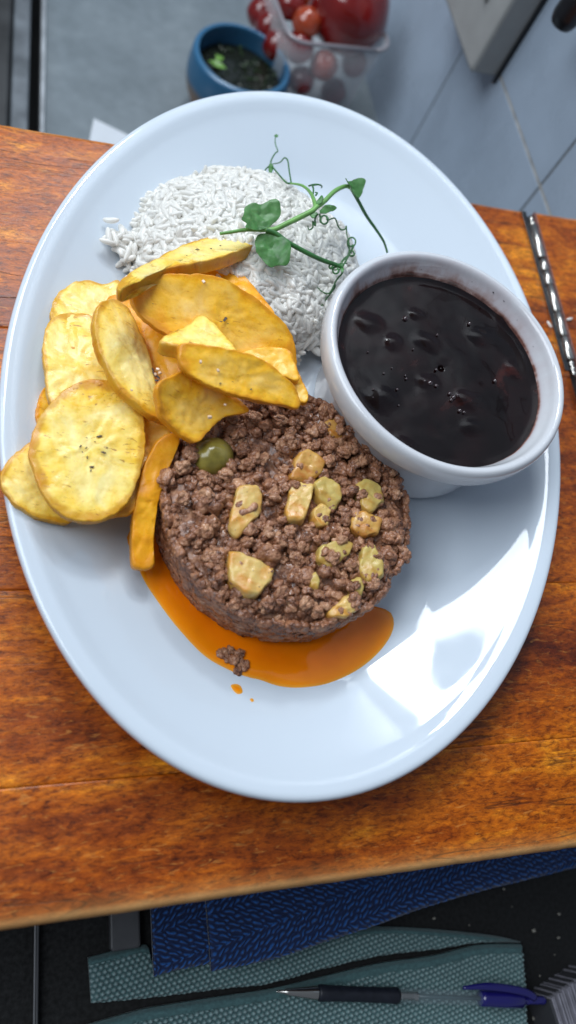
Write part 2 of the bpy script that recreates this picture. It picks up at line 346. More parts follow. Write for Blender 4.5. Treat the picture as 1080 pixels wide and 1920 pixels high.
# ---------------------------------------------------------------- table
tb = thing('wooden_table', 'worn orange-brown wooden folding table carrying the white plate', 'table', (20, 19, 0))
YB, YF, XH = 41.45, -3.15, 36.1
def plank(x0, x1, y0, y1, z1, front=False, back=False):
    nx = 60; prof = []                                  # profile across y (y, z, wear)
    g = 0.022
    if front: prof += [(y0, z1 - 2.2, .2), (y0, z1 - 0.62, .5), (y0 + 0.06, z1 - 0.38, .9), (y0 + 0.16, z1 - 0.17, 1.0), (y0 + 0.30, z1 - 0.07, .75), (y0 + 0.50, z1 - 0.02, .2), (y0 + 0.95, z1, .05)]
    else: prof += [(y0 + .006, z1 - 2.2, 0), (y0 + .006, z1 - g * 1.6, 0), (y0 + .03, z1 - g * .5, 0), (y0 + 0.12, z1, 0)]
    for q in np.linspace(y0 + (1.2 if front else .4), y1 - .4, 12): prof.append((q, z1, 0))
    if back: prof += [(y1 - 0.25, z1 - .01, .15), (y1 - 0.08, z1 - 0.08, .5), (y1, z1 - 0.3, .4), (y1, z1 - 2.2, 0)]
    else: prof += [(y1 - 0.12, z1, 0), (y1 - .03, z1 - g * .5, 0), (y1 - .006, z1 - g * 1.6, 0), (y1 - .006, z1 - 2.2, 0)]
    V, A = [], []
    for i in range(nx + 1):
        x = x0 + (x1 - x0) * i / nx
        for (y, z, w) in prof:
            dy = dz = 0
            if w > 0: dy = 0.05 * noise.noise(Vector((x * .8, y0, 3))); dz = 0.03 * w * noise.noise(Vector((x * 1.7, 9, y0)))
            V.append((x, y + dy, z + dz + 0.012 * noise.noise(Vector((x * .2, y * .5, z1))))); A.append(w)
    F = [tuple(reversed(f)) for f in grid_faces(nx + 1, len(prof), close=False)]; m = len(prof)
    F.append(tuple(range(m))); F.append(tuple(range(nx * m, nx * m + m))[::-1])
    o = mesh('plank', V, F, M_wood, tb, attrs={'wear': A}, origin=((x0 + x1) / 2, (y0 + y1) / 2, z1))
    return o
ys = [YF, at(100, 1470)[1], at(30, 1106)[1], 26.5, YB]
for i in range(4): plank(-14, XH - 0.12, ys[i], ys[i + 1], 0, i == 0, i == 3)
for i, (a, b_) in enumerate(zip([YF, 9.7, 20.1, 30.6], [9.7, 20.1, 30.6, YB])):
    plank(XH + 0.75, 42.3, a, b_, 0.12, i == 0, i == 3)
# hinge: dark slot, edge strip, knuckles
V, F = box(XH - 0.14, XH + 0.74, 2, YB - 0.2, -2.2, -0.35); mesh('hinge_slot', V, F, M_blackp, tb, False)
V, F = box(XH - 0.42, XH - 0.02, 27.0, YB - 0.1, -0.5, 0.05, .02); mesh('hinge_leaf', V, F, M_blackp, tb, False)
V, F = box(XH + 0.64, XH + 0.74, 8, YB - 0.1, -0.5, 0.20, 0.03)
M_strip = pmat('worn_edge_strip', (0.20, 0.09, 0.075), 0.5, ns=300, namp=0.5); mesh('edge_strip', V, F, M_strip, tb, False)
kn = [(40.9, 40.0), (39.9, 36.9), (36.7, 35.7), (35.6, 34.4), (34.3, 32.0), (31.9, 29.9), (29.8, 27.9)]
for k, (ya, yb) in enumerate(kn):
    L = ya - yb; rr = 0.34
    prof = [(0.02, 0), (rr * .85, 0.0), (rr, 0.05), (rr, L - 0.05), (rr * .85, L), (0.02, L)]
    if k == 0: prof = [(0.02, 0), (rr * .8, 0.0), (rr * .9, 0.1), (rr * .55, .35), (rr * .7, .6), (rr * .5, L), (0.02, L)]
    V, F = lathe(prof, (0, 0, 0), 20); V = rot_to(V, (XH + 0.24, yb, 0.0), (0, 1, 0)); mesh('hinge_knuckle', V, F, M_steel, tb)
V, F = lathe([(0.02, 0), (.14, .05), (.2, .2), (.12, .35), (.22, .5), (.24, .7), (.12, .8), (.25, .95), (.25, 1.2), (.02, 1.22)], (0, 0, 0), 16)
mesh('hinge_pin', rot_to(V, (XH + 0.24, 26.6, 0.0), (0, 1, 0)), F, M_steel, tb)

# ---------------------------------------------------------------- plate
PC = np.array([15.14, 22.97]); PA, PB = 22.72, 16.28; PT = math.radians(78.3)
LX = np.array([math.cos(PT), math.sin(PT)]); LY = np.array([-LX[1], LX[0]])
top = smooth_profile([(0.0, 2.62), (0.0, 2.80), (0.08, 2.96), (0.25, 3.03), (0.5, 3.0), (0.85, 2.90), (1.2, 2.72), (1.6, 2.50), (2.3, 2.18), (3.4, 1.70), (4.4, 1.26), (5.0, 1.0), (5.5, .82), (6.2, .66), (7.2, .56), (10.5, .52)], 5)
def plate_z(x, y):
    p = np.array([x, y]) - PC; u, v = p @ LX, p @ LY
    lo, hi = 0, PB
    for _ in range(24):
        m = (lo + hi) / 2
        if (u / (PA - m)) ** 2 + (v / max(PB - m, 1e-3)) ** 2 > 1: hi = m
        else: lo = m
    return float(np.interp(lo, top[:, 0], top[:, 1]))
def ring(off, z, n=192):
    a = np.linspace(0, 2 * math.pi, n, endpoint=False)
    P = np.outer(np.cos(a) * (PA - off), LX) + np.outer(np.sin(a) * (PB - off), LY) + PC
    return np.c_[P, np.full(n, z)]
und = smooth_profile([(0.0, 2.62), (0.12, 2.48), (0.5, 2.36), (1.6, 1.95), (3.6, 1.2), (5.6, .55), (6.6, .25), (7.0, .02), (7.5, .02), (7.8, .22), (10.5, .22)], 3)
V = []
rows = [(0.0, 0)] * 0
allr = [(o, z) for o, z in und[::-1]] + [(o, z) for o, z in top[1:]]
for o, z in allr: V.append(ring(max(o, 0), z))
V = np.vstack(V); F = grid_faces(len(allr), 192)
cc = np.array([*PC, 0.22]); ct = np.array([*PC, 0.52]); V = np.vstack([V, cc, ct]); nb = len(V)
F += [(nb - 2, (j + 1) % 192, j) for j in range(192)]; b0 = (len(allr) - 1) * 192
F += [(nb - 1, b0 + j, b0 + (j + 1) % 192) for j in range(192)]
pl = mesh('dinner_plate', V, F, M_plate, origin=(*PC, 0)); tag(pl, 'large oval white glazed plate with a raised sloping rim under all the food', 'plate')

# ---------------------------------------------------------------- ramekin with soup
RC = np.array([21.66, 22.2, 0])
prof = [(0.05, .95), (5.0, .95), (5.3, .75), (5.6, .8), (5.78, 1.1), (5.88, 2.0), (6.1, 3.6), (6.38, 4.9), (6.52, 5.35), (6.85, 5.6), (7.1, 5.8), (7.2, 6.2), (7.22, 6.6), (7.15, 6.98), (6.98, 7.16), (6.78, 7.16), (6.60, 7.0), (6.44, 6.65), (6.26, 6.3), (6.10, 5.9), (6.0, 5.5), (5.6, 4.0), (5.1, 2.2), (4.6, 1.5), (.05, 1.4)]
sp = smooth_profile(prof, 4); V, F = lathe(sp, RC, 128)
st = []
for v in V:
    r = math.hypot(v[0] - RC[0], v[1] - RC[1]); a = math.atan2(v[1] - RC[1], v[0] - RC[0])
    inner = r < 6.8 and v[2] > 3
    if v[2] < 5.5 and r > 6.0: inner = False
    s = 0
    if inner:
        d = v[2] - 5.95; far = 0.5 + 0.5 * math.cos(a - 1.9)
        s = max(0, 1.35 - d / 0.22) if d > -.3 else 1
        s = min(1.1, s) + (0.80 * far * max(0, 1 - d / 1.7)) + 0.14
    st.append(min(s, 1.2))
rk = mesh('ramekin', V, F, M_ramekin, attrs={'stain': st}, origin=(*RC[:2], .7)); tag(rk, 'white ceramic ramekin filled with dark bean soup at the right of the plate', 'bowl')
# soup
m, n, l, b = nt('black_bean_soup'); M_soup = m
v = coords(n, l); t1 = tex(n, l, v, Scale=55.0, Detail=3.0, Distortion=1.0); r = ramp(n, [(0.4, (0.004, 0.0015, 0.0015)), (0.62, (0.009, 0.003, 0.003)), (0.76, (0.04, 0.010, 0.008))]); l.new(t1.outputs[0], r.inputs[0]); l.new(r.outputs[0], b.inputs['Base Color'])
b.inputs['Specular IOR Level'].default_value = .20; rr = ramp(n, [(0.45, (0.05,) * 3), (0.62, (0.16,) * 3)]); t2 = tex(n, l, v, Scale=38.0, Detail=2.0, Distortion=1.5); l.new(t2.outputs[0], rr.inputs[0]); l.new(rr.outputs[0], b.inputs['Roughness'])
zs = 5.95; V = [(RC[0], RC[1], zs)]; nr, na = 46, 120; F = []
beans = [(at(x, y, zs)[:2], rr_) for x, y, rr_ in [(690, 605, 1.25), (720, 745, 1.2), (800, 715, .9), (870, 750, 1.0), (900, 630, 1.1), (800, 640, 1.0), (780, 590, .6), (960, 690, .8), (755, 830, .8), (740, 640, .7), (885, 800, 0.8), (940, 600, .7)]]
for i in range(1, nr + 1):
    for j in range(na):
        rad = 6.13 * i / nr; a = 2 * math.pi * j / na; x, y = RC[0] + rad * math.cos(a), RC[1] + rad * math.sin(a)
        z = zs + 0.06 * noise.noise(Vector((x * .45, y * .45, 1))) + 0.012 * noise.noise(Vector((x * 1.5, y * 1.5, 4))) + .002 * noise.noise(Vector((x * 5, y * 5, 4)))
        for (c, br) in beans:
            d = math.hypot(x - c[0], (y - c[1]) * 1.3) / br * (1 + .55 * noise.noise(Vector((x * 1.1, y * 1.1, 11))))
            if d < 1: z += 0.12 * (1 - d * d) ** 2
        if i > nr - 3: z += 0.05 * (i - nr + 3) ** 1.3 / 3
        V.append((x, y, z))
F += [(0, 1 + j, 1 + (j + 1) % na) for j in range(na)] + grid_faces(nr, na, off=1)
so = mesh('bean_soup', V, F, M_soup, origin=(*RC[:2], zs)); tag(so, 'glossy dark black bean soup filling the white ramekin', 'soup')
M_bub = pmat('soup_bubble', (0.03, 0.012, 0.014), 0.04, coat=1.0)
bub = []
for (x, y, r_) in [(843, 738, .11), (850, 745, .13), (858, 741, .09), (846, 750, .1), (862, 770, .12), (870, 773, .09), (880, 752, .1), (928, 714, .12), (806, 718, .16), (818, 723, .11), (796, 714, .08), (760, 597, .16), (880, 607, .12), (818, 693, .09), (745, 730, .08), (762, 710, .07), (720, 700, .06), (700, 730, .07), (690, 660, .06), (748, 760, .05), (735, 690, .05), (760, 704, .05), (700, 745, .04), (820, 628, .08), (775, 655, .06)]:
    c = at(x, y, zs + .06); v_, f_ = lathe([(.001, r_ * .8), (r_ * .5, r_ * .66), (r_ * .85, r_ * .35), (r_, 0), (r_ * .9, -r_ * .4)], c, 12); bub.append((v_, f_))
V, F = merge(bub); mesh('bubbles', V, F, M_bub, so)
so.children[0].location = (0, 0, 0); so.children[0].location = Vector((-RC[0], -RC[1], -zs)) * U
spk = []
for (x, y, r_) in [(925, 548, .06), (945, 564, .05), (885, 528, .03), (790, 505, .03), (735, 512, .035), (905, 560, .03), (830, 500, .025), (970, 600, .03), (1000, 650, .03)]:
    d_ = ray(x, y); t_ = (7.0 - HC) / d_[2]
    for q_ in range(400):
        p_ = np.array([0, 0, HC]) + d_ * (t_ + q_ * 1e-5); zz_ = p_[2]; rr_ = np.interp(zz_, [5.5, 5.9, 6.3, 6.65, 7.0], [6.0, 6.10, 6.26, 6.44, 6.60])
        if math.hypot(p_[0] - RC[0], p_[1] - RC[1]) >= rr_: break
    v_, f_ = lathe([(.001, r_ * .5), (r_, 0.0), (.001, -r_ * .5)], (0, 0, 0), 7); spk.append((v_ * [1, 1.4, 1] + p_, f_))
V, F = merge(spk); mesh('soup_splash', np.array(V), F, M_soup, None); sp_ = bpy.data.objects['soup_splash']; sp_.parent = rk; sp_.location = Vector((-RC[0], -RC[1], -.7)) * U
# ---------------------------------------------------------------- orange oil pool
m, n, l, b = nt('orange_oil'); M_oil = m
v = coords(n, l); t = tex(n, l, v, Scale=45.0, Detail=3.0); a = n.new('ShaderNodeAttribute'); a.attribute_name = 'edge'
r = ramp(n, [(0.0, (0.86, 0.42, 0.05)), (0.16, (0.95, 0.29, 0.004)), (1.0, (0.92, 0.215, 0.001))]); l.new(a.outputs['Fac'], r.inputs[0])
cr = ramp(n, [(0.3, (0.82, 0.75, 0.7)), (0.7, (1.05, 1.05, 1))]); l.new(t.outputs[0], cr.inputs[0])
l.new(mix(n, l, 1.0, r.outputs[0], cr.outputs[0], 'MULTIPLY'), b.inputs['Base Color']); b.inputs['Roughness'].default_value = 0.07; b.inputs['Specular IOR Level'].default_value = .35
b.inputs['Subsurface Weight'].default_value = 0.15; b.inputs['Subsurface Scale'].default_value = 0.002; b.inputs['Subsurface Radius'].default_value = (1, .4, .05)
def puddle(name, pts, h, z=.56, mat=M_oil, n=120):
    P = smooth_loop([at(x, y, z)[:2] for x, y in pts], n); c = P.mean(0); V = []; A = []; K = 14
    for i in range(K + 1):
        s = 1 - (1 - i / K) ** 1.0; s = (i / K) ** 0.6
        for p in P:
            q = c + (p - c) * (1 - (1 - s) if i else 0.0); q = c + (p - c) * s
            dist = (1 - s) * np.linalg.norm(p - c); th = h * (1 - math.exp(-dist / 0.25))
            V.append((*q, plate_z(*q) + th + (0.004 if i < K else -0.01))); A.append(min(1, dist / 1.2))
    return mesh(name, V, grid_faces(K + 1, n), mat, attrs={'edge': A}, origin=(*c, z))
pool = puddle('oil_pool', [(240, 1000), (252, 1052), (268, 1092), (300, 1140), (335, 1185), (380, 1232), (425, 1258), (462, 1272), (485, 1277), (520, 1289), (560, 1292), (612, 1284), (665, 1260), (705, 1228), (730, 1195), (738, 1168), (732, 1148), (716, 1141), (700, 1144), (693, 1135), (700, 1112), (716, 1098), (722, 1070), (690, 1000), (500, 950), (330, 960)], 0.13)
tag(pool, 'bright orange oil pool spreading from under the ground meat', 'sauce')
o = puddle('sauce_drop', [(428, 1288), (440, 1285), (448, 1290), (450, 1302), (440, 1306), (431, 1298)], 0.05, n=24); tag(o, 'small orange sauce drop on the plate below the oil pool', 'sauce')
o = puddle('sauce_speck', [(462, 1315), (467, 1313), (470, 1318), (465, 1321)], 0.04, n=12); tag(o, 'tiny brown sauce speck just right of the small orange drop', 'sauce speck')

# ---------------------------------------------------------------- ground meat
def lumpy(nl, seed, flat=1.0, sub=3):
    import bmesh
    rg = np.random.default_rng(seed); bm = bmesh.new(); bmesh.ops.create_icosphere(bm, subdivisions=sub, radius=1)
    D = np.array([v.co[:] for v in bm.verts]); Fc = [tuple(v.index for v in f.verts) for f in bm.faces]; bm.free()
    C = rg.normal(size=(nl, 3)); C /= np.linalg.norm(C, axis=1)[:, None]; C *= rg.uniform(.42, .70, (nl, 1)); rd = rg.uniform(.20, .38, nl)
    r = np.full(len(D), 0.50)
    for c, q in zip(C, rd):
        dc = D @ c; disc = q * q - c @ c + dc * dc; ok = (disc > 0) & (dc > 0)
        r = np.where(ok, np.maximum(r, dc + np.sqrt(np.maximum(disc, 0))), r)
    V = D * r[:, None] * [1, 1, flat]; V += 0.05 * np.c_[fbm(V, 4, 2, seed), fbm(V, 4, 2, seed + 9), fbm(V, 4, 2, seed + 5)]
    return V, Fc
MC = np.array([12.72, 14.75]); MR, MH = 6.4, 3.35
mt = thing('ground_meat_mound', 'round moulded mound of brown ground meat with vegetable pieces at the middle of the plate', 'ground meat', (*MC, .55))
V = []; A = []; na, nz, nt_ = 260, 46, 34
for i in range(nz):
    t = i / (nz - 1); z = .5 + t * MH
    for j in range(na):
        a = 2 * math.pi * j / na; r = MR + 0.16 * math.sin(t * 3.14) - 0.55 * max(0, t - .72) ** 1.4 / .17 * 0.5
        d = 0.12 * noise.fractal(Vector((math.cos(a) * 9.5, math.sin(a) * 9.5, z * 2.6)), 1, 2, 3) + .07 * noise.cell(Vector((math.cos(a) * 16, math.sin(a) * 16, z * 4.5)))
        d += 0.05 * noise.noise(Vector((math.cos(a) * 40, math.sin(a) * 40, z * 8)))
        V.append((MC[0] + (r + d) * math.cos(a), MC[1] + (r + d) * math.sin(a), z))
for i in range(1, nt_):
    s = 1 - i / nt_
    for j in range(na):
        a = 2 * math.pi * j / na; r = (MR - .45) * s; x, y = MC[0] + r * math.cos(a), MC[1] + r * math.sin(a)
        V.append((x, y, .5 + MH + 0.15 * (1 - s * s) + .35 * noise.fractal(Vector((x * 1.3, y * 1.3, 2)), 1, 2, 3)))
F = grid_faces(nz + nt_ - 1, na); F.append(tuple(range((nz + nt_ - 2) * na, (nz + nt_ - 1) * na)))
core = mesh('pressed_side', V, F, M_meat_side, mt)
variants = []
for k in range(9):
    Vh, Fh = lumpy(18 + k % 4 * 5, 40 + k, 0.85, 4); me = bpy.data.meshes.new('meat_crumb'); me.from_pydata((Vh * U).tolist(), [], Fh); Fk = Fh; Vk, Fq = lumpy(18 + k % 4 * 5, 40 + k, 0.85, 3)
    me.polygons.foreach_set('use_smooth', [True] * len(Fk)); me.materials.append(M_meat); variants.append((Vk, Fq, me))
ztop = .5 + MH
# potato / vegetable lumps: (outline px, z, thickness, material, label)
def zp(pts, dx=260, dy=720, s=.5): return [(dx + x * s, dy + y * s) for x, y in pts]
veg = [
 ([(600, 262), (640, 240), (705, 290), (690, 330), (640, 360), (572, 350)], .55, M_poto, 'orange-stained potato piece at the centre back of the meat'),
 ([(575, 365), (655, 370), (650, 430), (620, 505), (560, 500), (560, 440)], .55, M_pot, 'pale squarish potato cube left of the shiny green pepper piece'),
 ([(660, 370), (700, 345), (755, 370), (762, 430), (730, 478), (690, 440)], .6, M_potg, 'shiny olive-green pepper piece beside the pale potato cube'),
 ([(815, 375), (850, 353), (905, 370), (922, 435), (870, 477), (835, 440)], .5, M_potg, 'yellow-green piece near the right edge of the meat'),
 ([(375, 380), (440, 380), (468, 430), (455, 480), (410, 530), (370, 575), (338, 540), (350, 470)], .55, M_pot, 'long slanting potato piece on the left half of the meat top'),
 ([(345, 628), (400, 640), (505, 690), (492, 740), (455, 788), (400, 778), (352, 730)], .6, M_pot, 'large oily yellow potato chunk at the lower left of the meat'),
 ([(690, 600), (770, 575), (812, 600), (790, 640), (720, 685), (678, 655)], .45, M_potg, 'flat green-yellow piece at the lower centre right of the meat'),
 ([(838, 610), (880, 600), (925, 670), (920, 715), (865, 742), (830, 690)], .45, M_potg, 'bright green bulging piece on the lower right edge of the meat'),
 ([(718, 850), (770, 800), (800, 785), (832, 800), (828, 845), (775, 875), (722, 872)], .30, M_pot, 'speckled yellow potato piece low on the front edge of the meat'),
 ([(655, 470), (690, 443), (722, 470), (715, 525), (675, 532), (655, 505)], .5, M_pot, 'small round potato bit below the shiny green pepper piece'),
 ([(805, 490), (860, 470), (912, 505), (900, 560), (850, 570), (805, 545)], .45, M_poto, 'brown-stained potato piece under the yellow-green one at right'),
 ([(700, 140), (735, 125), (772, 165), (765, 205), (715, 195)], .2, M_poto, 'dark orange piece at the back of the meat beside the ramekin'),
 ([(800, 740), (830, 722), (848, 750), (840, 790), (805, 785)], .3, M_potg, 'small soft green bit above the speckled front potato piece'),
 ([(640, 715), (665, 700), (682, 735), (672, 775), (645, 765)], .25, M_potg, 'dark green bit sunk in a gap near the front of the meat'),
]
vegc = []
def grow(p, k=1.07):
    p = np.array(p, float); return [tuple(q) for q in p.mean(0) + (p - p.mean(0)) * k]
def sharp_loop(P, n):
    P = np.array(P, float); Q = np.vstack([P, P[:1]]); d = np.r_[0, np.cumsum(np.linalg.norm(np.diff(Q, axis=0), axis=1))]; s = np.linspace(0, d[-1], n, endpoint=False)
    L = np.array([np.interp(s, d, Q[:, q]) for q in range(P.shape[1])]).T
    return (L * 2 + np.roll(L, 1, 0) + np.roll(L, -1, 0)) / 4
def slab(name, pts, z0, gx, gy, th, mat, label=None, cat=None, group=None, curl=0.0, ca=0.0, rough=0.08, edge=0.5, rings=10, n=64, seed=0, dome=0.0, parent=None, pith=1.0, wav=0.12, origin_low=True, sharp=False):
    """A thick piece whose top face has this outline and lies on the plane z = z0 + gx dx + gy dy; edge = how round its rim is."""
    c0 = at(*np.mean(pts, 0), z0); nrm = np.array([-gx, -gy, 1.0]); nrm /= np.linalg.norm(nrm)
    P3 = np.array([hit(x, y, c0, nrm) for x, y in pts]); P3 = (sharp_loop if sharp else smooth_loop)(P3, n); c = P3.mean(0)
    ax = np.array([math.cos(ca), math.sin(ca), 0]); ax -= nrm * (ax @ nrm); ax /= np.linalg.norm(ax); rad = np.abs((P3 - c) @ ax).max()
    V, A, PI_ = [], [], []
    def disp(p):
        s = ((p - c) @ ax) / rad; return nrm * (curl * (s * s - .4))
    er = min(edge * th, th * .5); avg = np.linalg.norm(P3 - c, axis=1).mean()
    rows = [(s, 0, s) for s in np.linspace(0.0, 1 - er / avg, rings)]
    for q in np.linspace(0.2, 1, 4) * math.pi / 2: rows.append((1 - er / avg * (1 - math.sin(q)), -er * (1 - math.cos(q)), .97))
    rows.append((1.0 , -th * .5, 1.05))
    for q in np.linspace(0, 1, 4) * math.pi / 2: rows.append((1 - er / avg * (1 - math.cos(q)), -th + er * (1 - math.sin(q)), 1.0))
    rows += [(s, -th, s) for s in np.linspace(1 - er / avg, 0.0, 6)[1:]]
    for (s, dz, rim) in rows:
        for p in P3:
            q = c + (p - c) * s + nrm * (dz + dome * (1 - min(1, s) ** 2) * (1 if dz > -th * .6 else -.3)); q = q + disp(q)
            nz_ = noise.fractal(Vector((q[0] * 1.1 + seed, q[1] * 1.1, q[2] * .5 + seed)), 1, 2, 3)
            q = q + nrm * (wav * nz_) + rough * nrm * noise.noise(Vector((q[0] * 3.3, q[1] * 3.3, seed * 2.0)))
            if s > .9: q = q + (p - c) / np.linalg.norm(p - c) * rough * (1.6 * noise.noise(Vector((q[0] * 1.6, q[1] * 1.6, seed))) + .9 * noise.noise(Vector((q[0] * 5, q[1] * 5, q[2] * 4 + seed))))
            V.append(q); A.append(rim); PI_.append(max(0, 1 - s * 1.9) * pith if dz > -th * .5 else 0)
    F = grid_faces(len(rows), n)
    o = mesh(name, V, F, mat, parent, attrs={'rim': A, 'pith': PI_}, origin=(c - nrm * th if origin_low else c))
    if label: tag(o, label, cat, group)
    o['_n'] = [float(q) for q in nrm]; return o, c
for k, (pts, dz, mat, lab) in enumerate(veg):
    o, c = slab('potato_piece' if mat is not M_potg else 'vegetable_piece', zp(grow(pts)), ztop + dz + .22, 0.1 * math.sin(k * 2), 0.12 * math.cos(k * 3), 1.1, mat, lab, 'potato' if mat is not M_potg else 'vegetable', 'vegetable pieces in the ground meat', sharp=True, rough=.07, edge=.16, n=40, rings=7, seed=k * 3.1, dome=.03, pith=0, wav=.10)
    vegc.append((c, [hit(*p, c, (0, 0, 1)) for p in zp(pts)]))
def inside(p, poly):
    c = False; j = len(poly) - 1
    for i in range(len(poly)):
        if (poly[i][1] > p[1]) != (poly[j][1] > p[1]) and p[0] < (poly[j][0] - poly[i][0]) * (p[1] - poly[i][1]) / (poly[j][1] - poly[i][1]) + poly[i][0]: c = not c
        j = i
    return c
OC = at(397, 858, ztop - .05)
# crumbs
cr = []; tries = 0
def place(x, y, z, s, q, col=None): cr.append((x, y, z, s, q))
pts_ = []
while len(pts_) < 620 and tries < 60000:
    tries += 1; a = rng.uniform(0, 2 * math.pi); r = (MR - .08) * math.sqrt(rng.uniform(0, 1)); x, y = MC[0] + r * math.cos(a), MC[1] + r * math.sin(a)
    s = rng.choice([.26, .34, .44, .62], p=[.28, .30, .26, .16]) * rng.uniform(.85, 1.15)
    if any((x - q[0]) ** 2 + (y - q[1]) ** 2 < (.66 * (s + q[2])) ** 2 * .95 for q in pts_): continue
    if math.hypot(x - OC[0], y - OC[1]) < 1.05: continue
    iv = any(inside((x, y), poly) for _, poly in vegc)
    if iv and rng.random() < .88: continue
    pts_.append((x, y, s)); hz = .42 * noise.fractal(Vector((x * .6, y * .6, 7)), 1, 2, 2)
    if noise.noise(Vector((x * .9, y * .9, 21))) < -.22 and not iv: hz -= .5
    edge_drop = max(0, r - (MR - .9)) ** 2 * .55
    cr.append((x, y, ztop + .12 + hz - edge_drop + (.35 if iv else 0), s, 0))
for k in range(170):      # second layer of loose crumbs
    a = rng.uniform(0, 2 * math.pi); r = (MR - .5) * math.sqrt(rng.uniform(0, 1)); x, y = MC[0] + r * math.cos(a), MC[1] + r * math.sin(a)
    if any(inside((x, y), poly) for _, poly in vegc) or math.hypot(x - OC[0], y - OC[1]) < 1.15: continue
    cr.append((x, y, ztop + .5 + .3 * noise.noise(Vector((x * .6, y * .6, 7))), rng.uniform(.24, .4), 0))
for k in range(300):      # upper shoulder
    a = rng.uniform(0, 2 * math.pi); z = ztop - abs(rng.normal(0, .32)) - .02; s = rng.uniform(.24, .42) * (1 - .25 * min(1, (ztop - z)))
    r = MR + .02; cr.append((MC[0] + r * math.cos(a), MC[1] + r * math.sin(a), z, s, 1))
for k in range(650):     # pressed side: small flattened crumbs
    a = rng.uniform(math.pi * .75, math.pi * 2.15); z = rng.uniform(.55, ztop - .4); s = rng.uniform(.10, .19)
    r = MR - .03 + .14 * math.sin((z - .5) / MH * 3.14); cr.append((MC[0] + r * math.cos(a), MC[1] + r * math.sin(a), z, s, 2))
for (px_, py_, s) in [(760, 1040, .38), (752, 1030, .42), (742, 905, .40), (738, 915, .45), (750, 985, .42), (745, 1000, .4), (715, 1098, .34), (735, 890, .3), (320, 850, .45), (310, 900, .5), (430, 800, .5), (470, 790, .5), (490, 765, .5), (520, 770, .45), (560, 765, .4), (440, 780, .55), (410, 800, .4)]:
    p = at(px_, py_, ztop + .05); cr.append((p[0], p[1], p[2] - (.9 if px_ == 715 else 0), s, 0))
order = sorted(range(len(cr)), key=lambda i: -(cr[i][3] * (1.0 if cr[i][4] == 0 else .3)))
indiv = set(order[:298]); rest = []
for i, (x, y, z, s, kd) in enumerate(cr):
    Vk, Fk, me = variants[rng.integers(len(variants))]
    e = Vector(rng.uniform(-3.1, 3.1, 3)); 
    ang = math.atan2(y - MC[1], x - MC[0])
    if kd == 2: sc = np.array([.42, 1.35, 1.0]) * s; Mx = np.array(Matrix.Rotation(ang, 3, 'Z'))
    elif kd == 1: sc = np.array([.75, 1.1, 1.0]) * s; Mx = np.array(Matrix.Rotation(ang, 3, 'Z'))
    else: sc = np.array([1.15, 1, .9]) * s; Mx = np.array(Matrix.Rotation(e[0], 3, 'Z') @ Matrix.Rotation(e[1] * .3, 3, 'X'))
    sc = sc * 1.18
    if i in indiv:
        o = link('meat_crumb', me, mt, (x, y, z)); o.rotation_euler = Matrix(Mx.tolist()).to_euler(); o.scale = sc
    else:
        rest.append(((Vk * sc) @ Mx.T + [x, y, z], Fk))
# decimate the small joined ones by using the coarser lumps
V, F = merge(rest); o = mesh('crumb_mass', V, F, M_meat, mt); o['kind'] = 'stuff'
# stray crumb lying in the oil
p = at(437, 1237, .8); t = thing('stray_meat_crumb', 'small dark meat crumb lying alone in the orange oil', 'meat crumb', p)
for k, (dx, dy, s) in enumerate([(0, 0, .55), (.45, -.3, .46), (-.5, .28, .42), (.35, .35, .34), (.2, -.55, .36), (-.1, .5, .3)]):
    o = link('lump', variants[k][2], t, (p[0] + dx, p[1] + dy, p[2] - .02)); o.scale = (s, s, s * .8)
# olive
import bmesh
bm = bmesh.new(); bmesh.ops.create_uvsphere(bm, u_segments=40, v_segments=24, radius=1); V = np.array([v.co[:] for v in bm.verts]); F = [tuple(v.index for v in f.verts) for f in bm.faces]; bm.free()
V = V * [1.16, 1.02, 1.0]; V += .02 * V * fbm(V, 1.5, 2)[:, None]; o = mesh('green_olive', np.array(Matrix.Rotation(.5, 3, 'Z')) @ V.T if False else V @ np.array(Matrix.Rotation(.4, 3, 'Z')).T + OC, F, M_olive, origin=OC); tag(o, 'whole shiny green olive resting on the meat beside the plantain', 'olive')

# ---------------------------------------------------------------- rice
RCX, RCY, RRX, RRY, RHH = 12.6, 31.6, 7.3, 6.9, 4.4
def grain(seg=8):
    pr = [(.02, -1), (.55, -.86), (.88, -.5), (1, 0), (.9, .5), (.6, .86), (.02, 1)]
    V, F = lathe([(r * .5 * .33, z * .5 * 1.04) for r, z in pr], (0, 0, 0), seg); return V, F
GV = []
for k in range(6):
    V, F = grain(9); V = V.copy(); V[:, 0] += .10 * (V[:, 2] ** 2) * (k % 3 - 1) * 2; V *= [rng.uniform(1.0, 1.3), rng.uniform(.85, 1.05), rng.uniform(.85, 1.05)]; GV.append((V, F))
gme = []
for V, F in GV:
    me = bpy.data.meshes.new('rice_grain'); me.from_pydata((V * U).tolist(), [], F); me.polygons.foreach_set('use_smooth', [True] * len(F)); me.materials.append(M_rice); gme.append(me)
rt = thing('rice_mound', 'domed mound of glistening white boiled rice behind the plantain slices', 'rice', (RCX, RCY, .5))
def rice_surf(u, v):   # direction on the upper dome
    r = math.hypot(u, v); zz = max(0, 1 - r ** 2.6) ** .5
    lump = 1 + .05 * noise.noise(Vector((u * 2.5, v * 2.5, 3))) + .035 * noise.noise(Vector((u * 6, v * 6, 8)))
    x, y = RCX + u * RRX * lump, RCY + v * RRY * lump
    return np.array([x, y, max(.5 + zz * RHH * lump, plate_z(x, y) + .12)])
gr = []
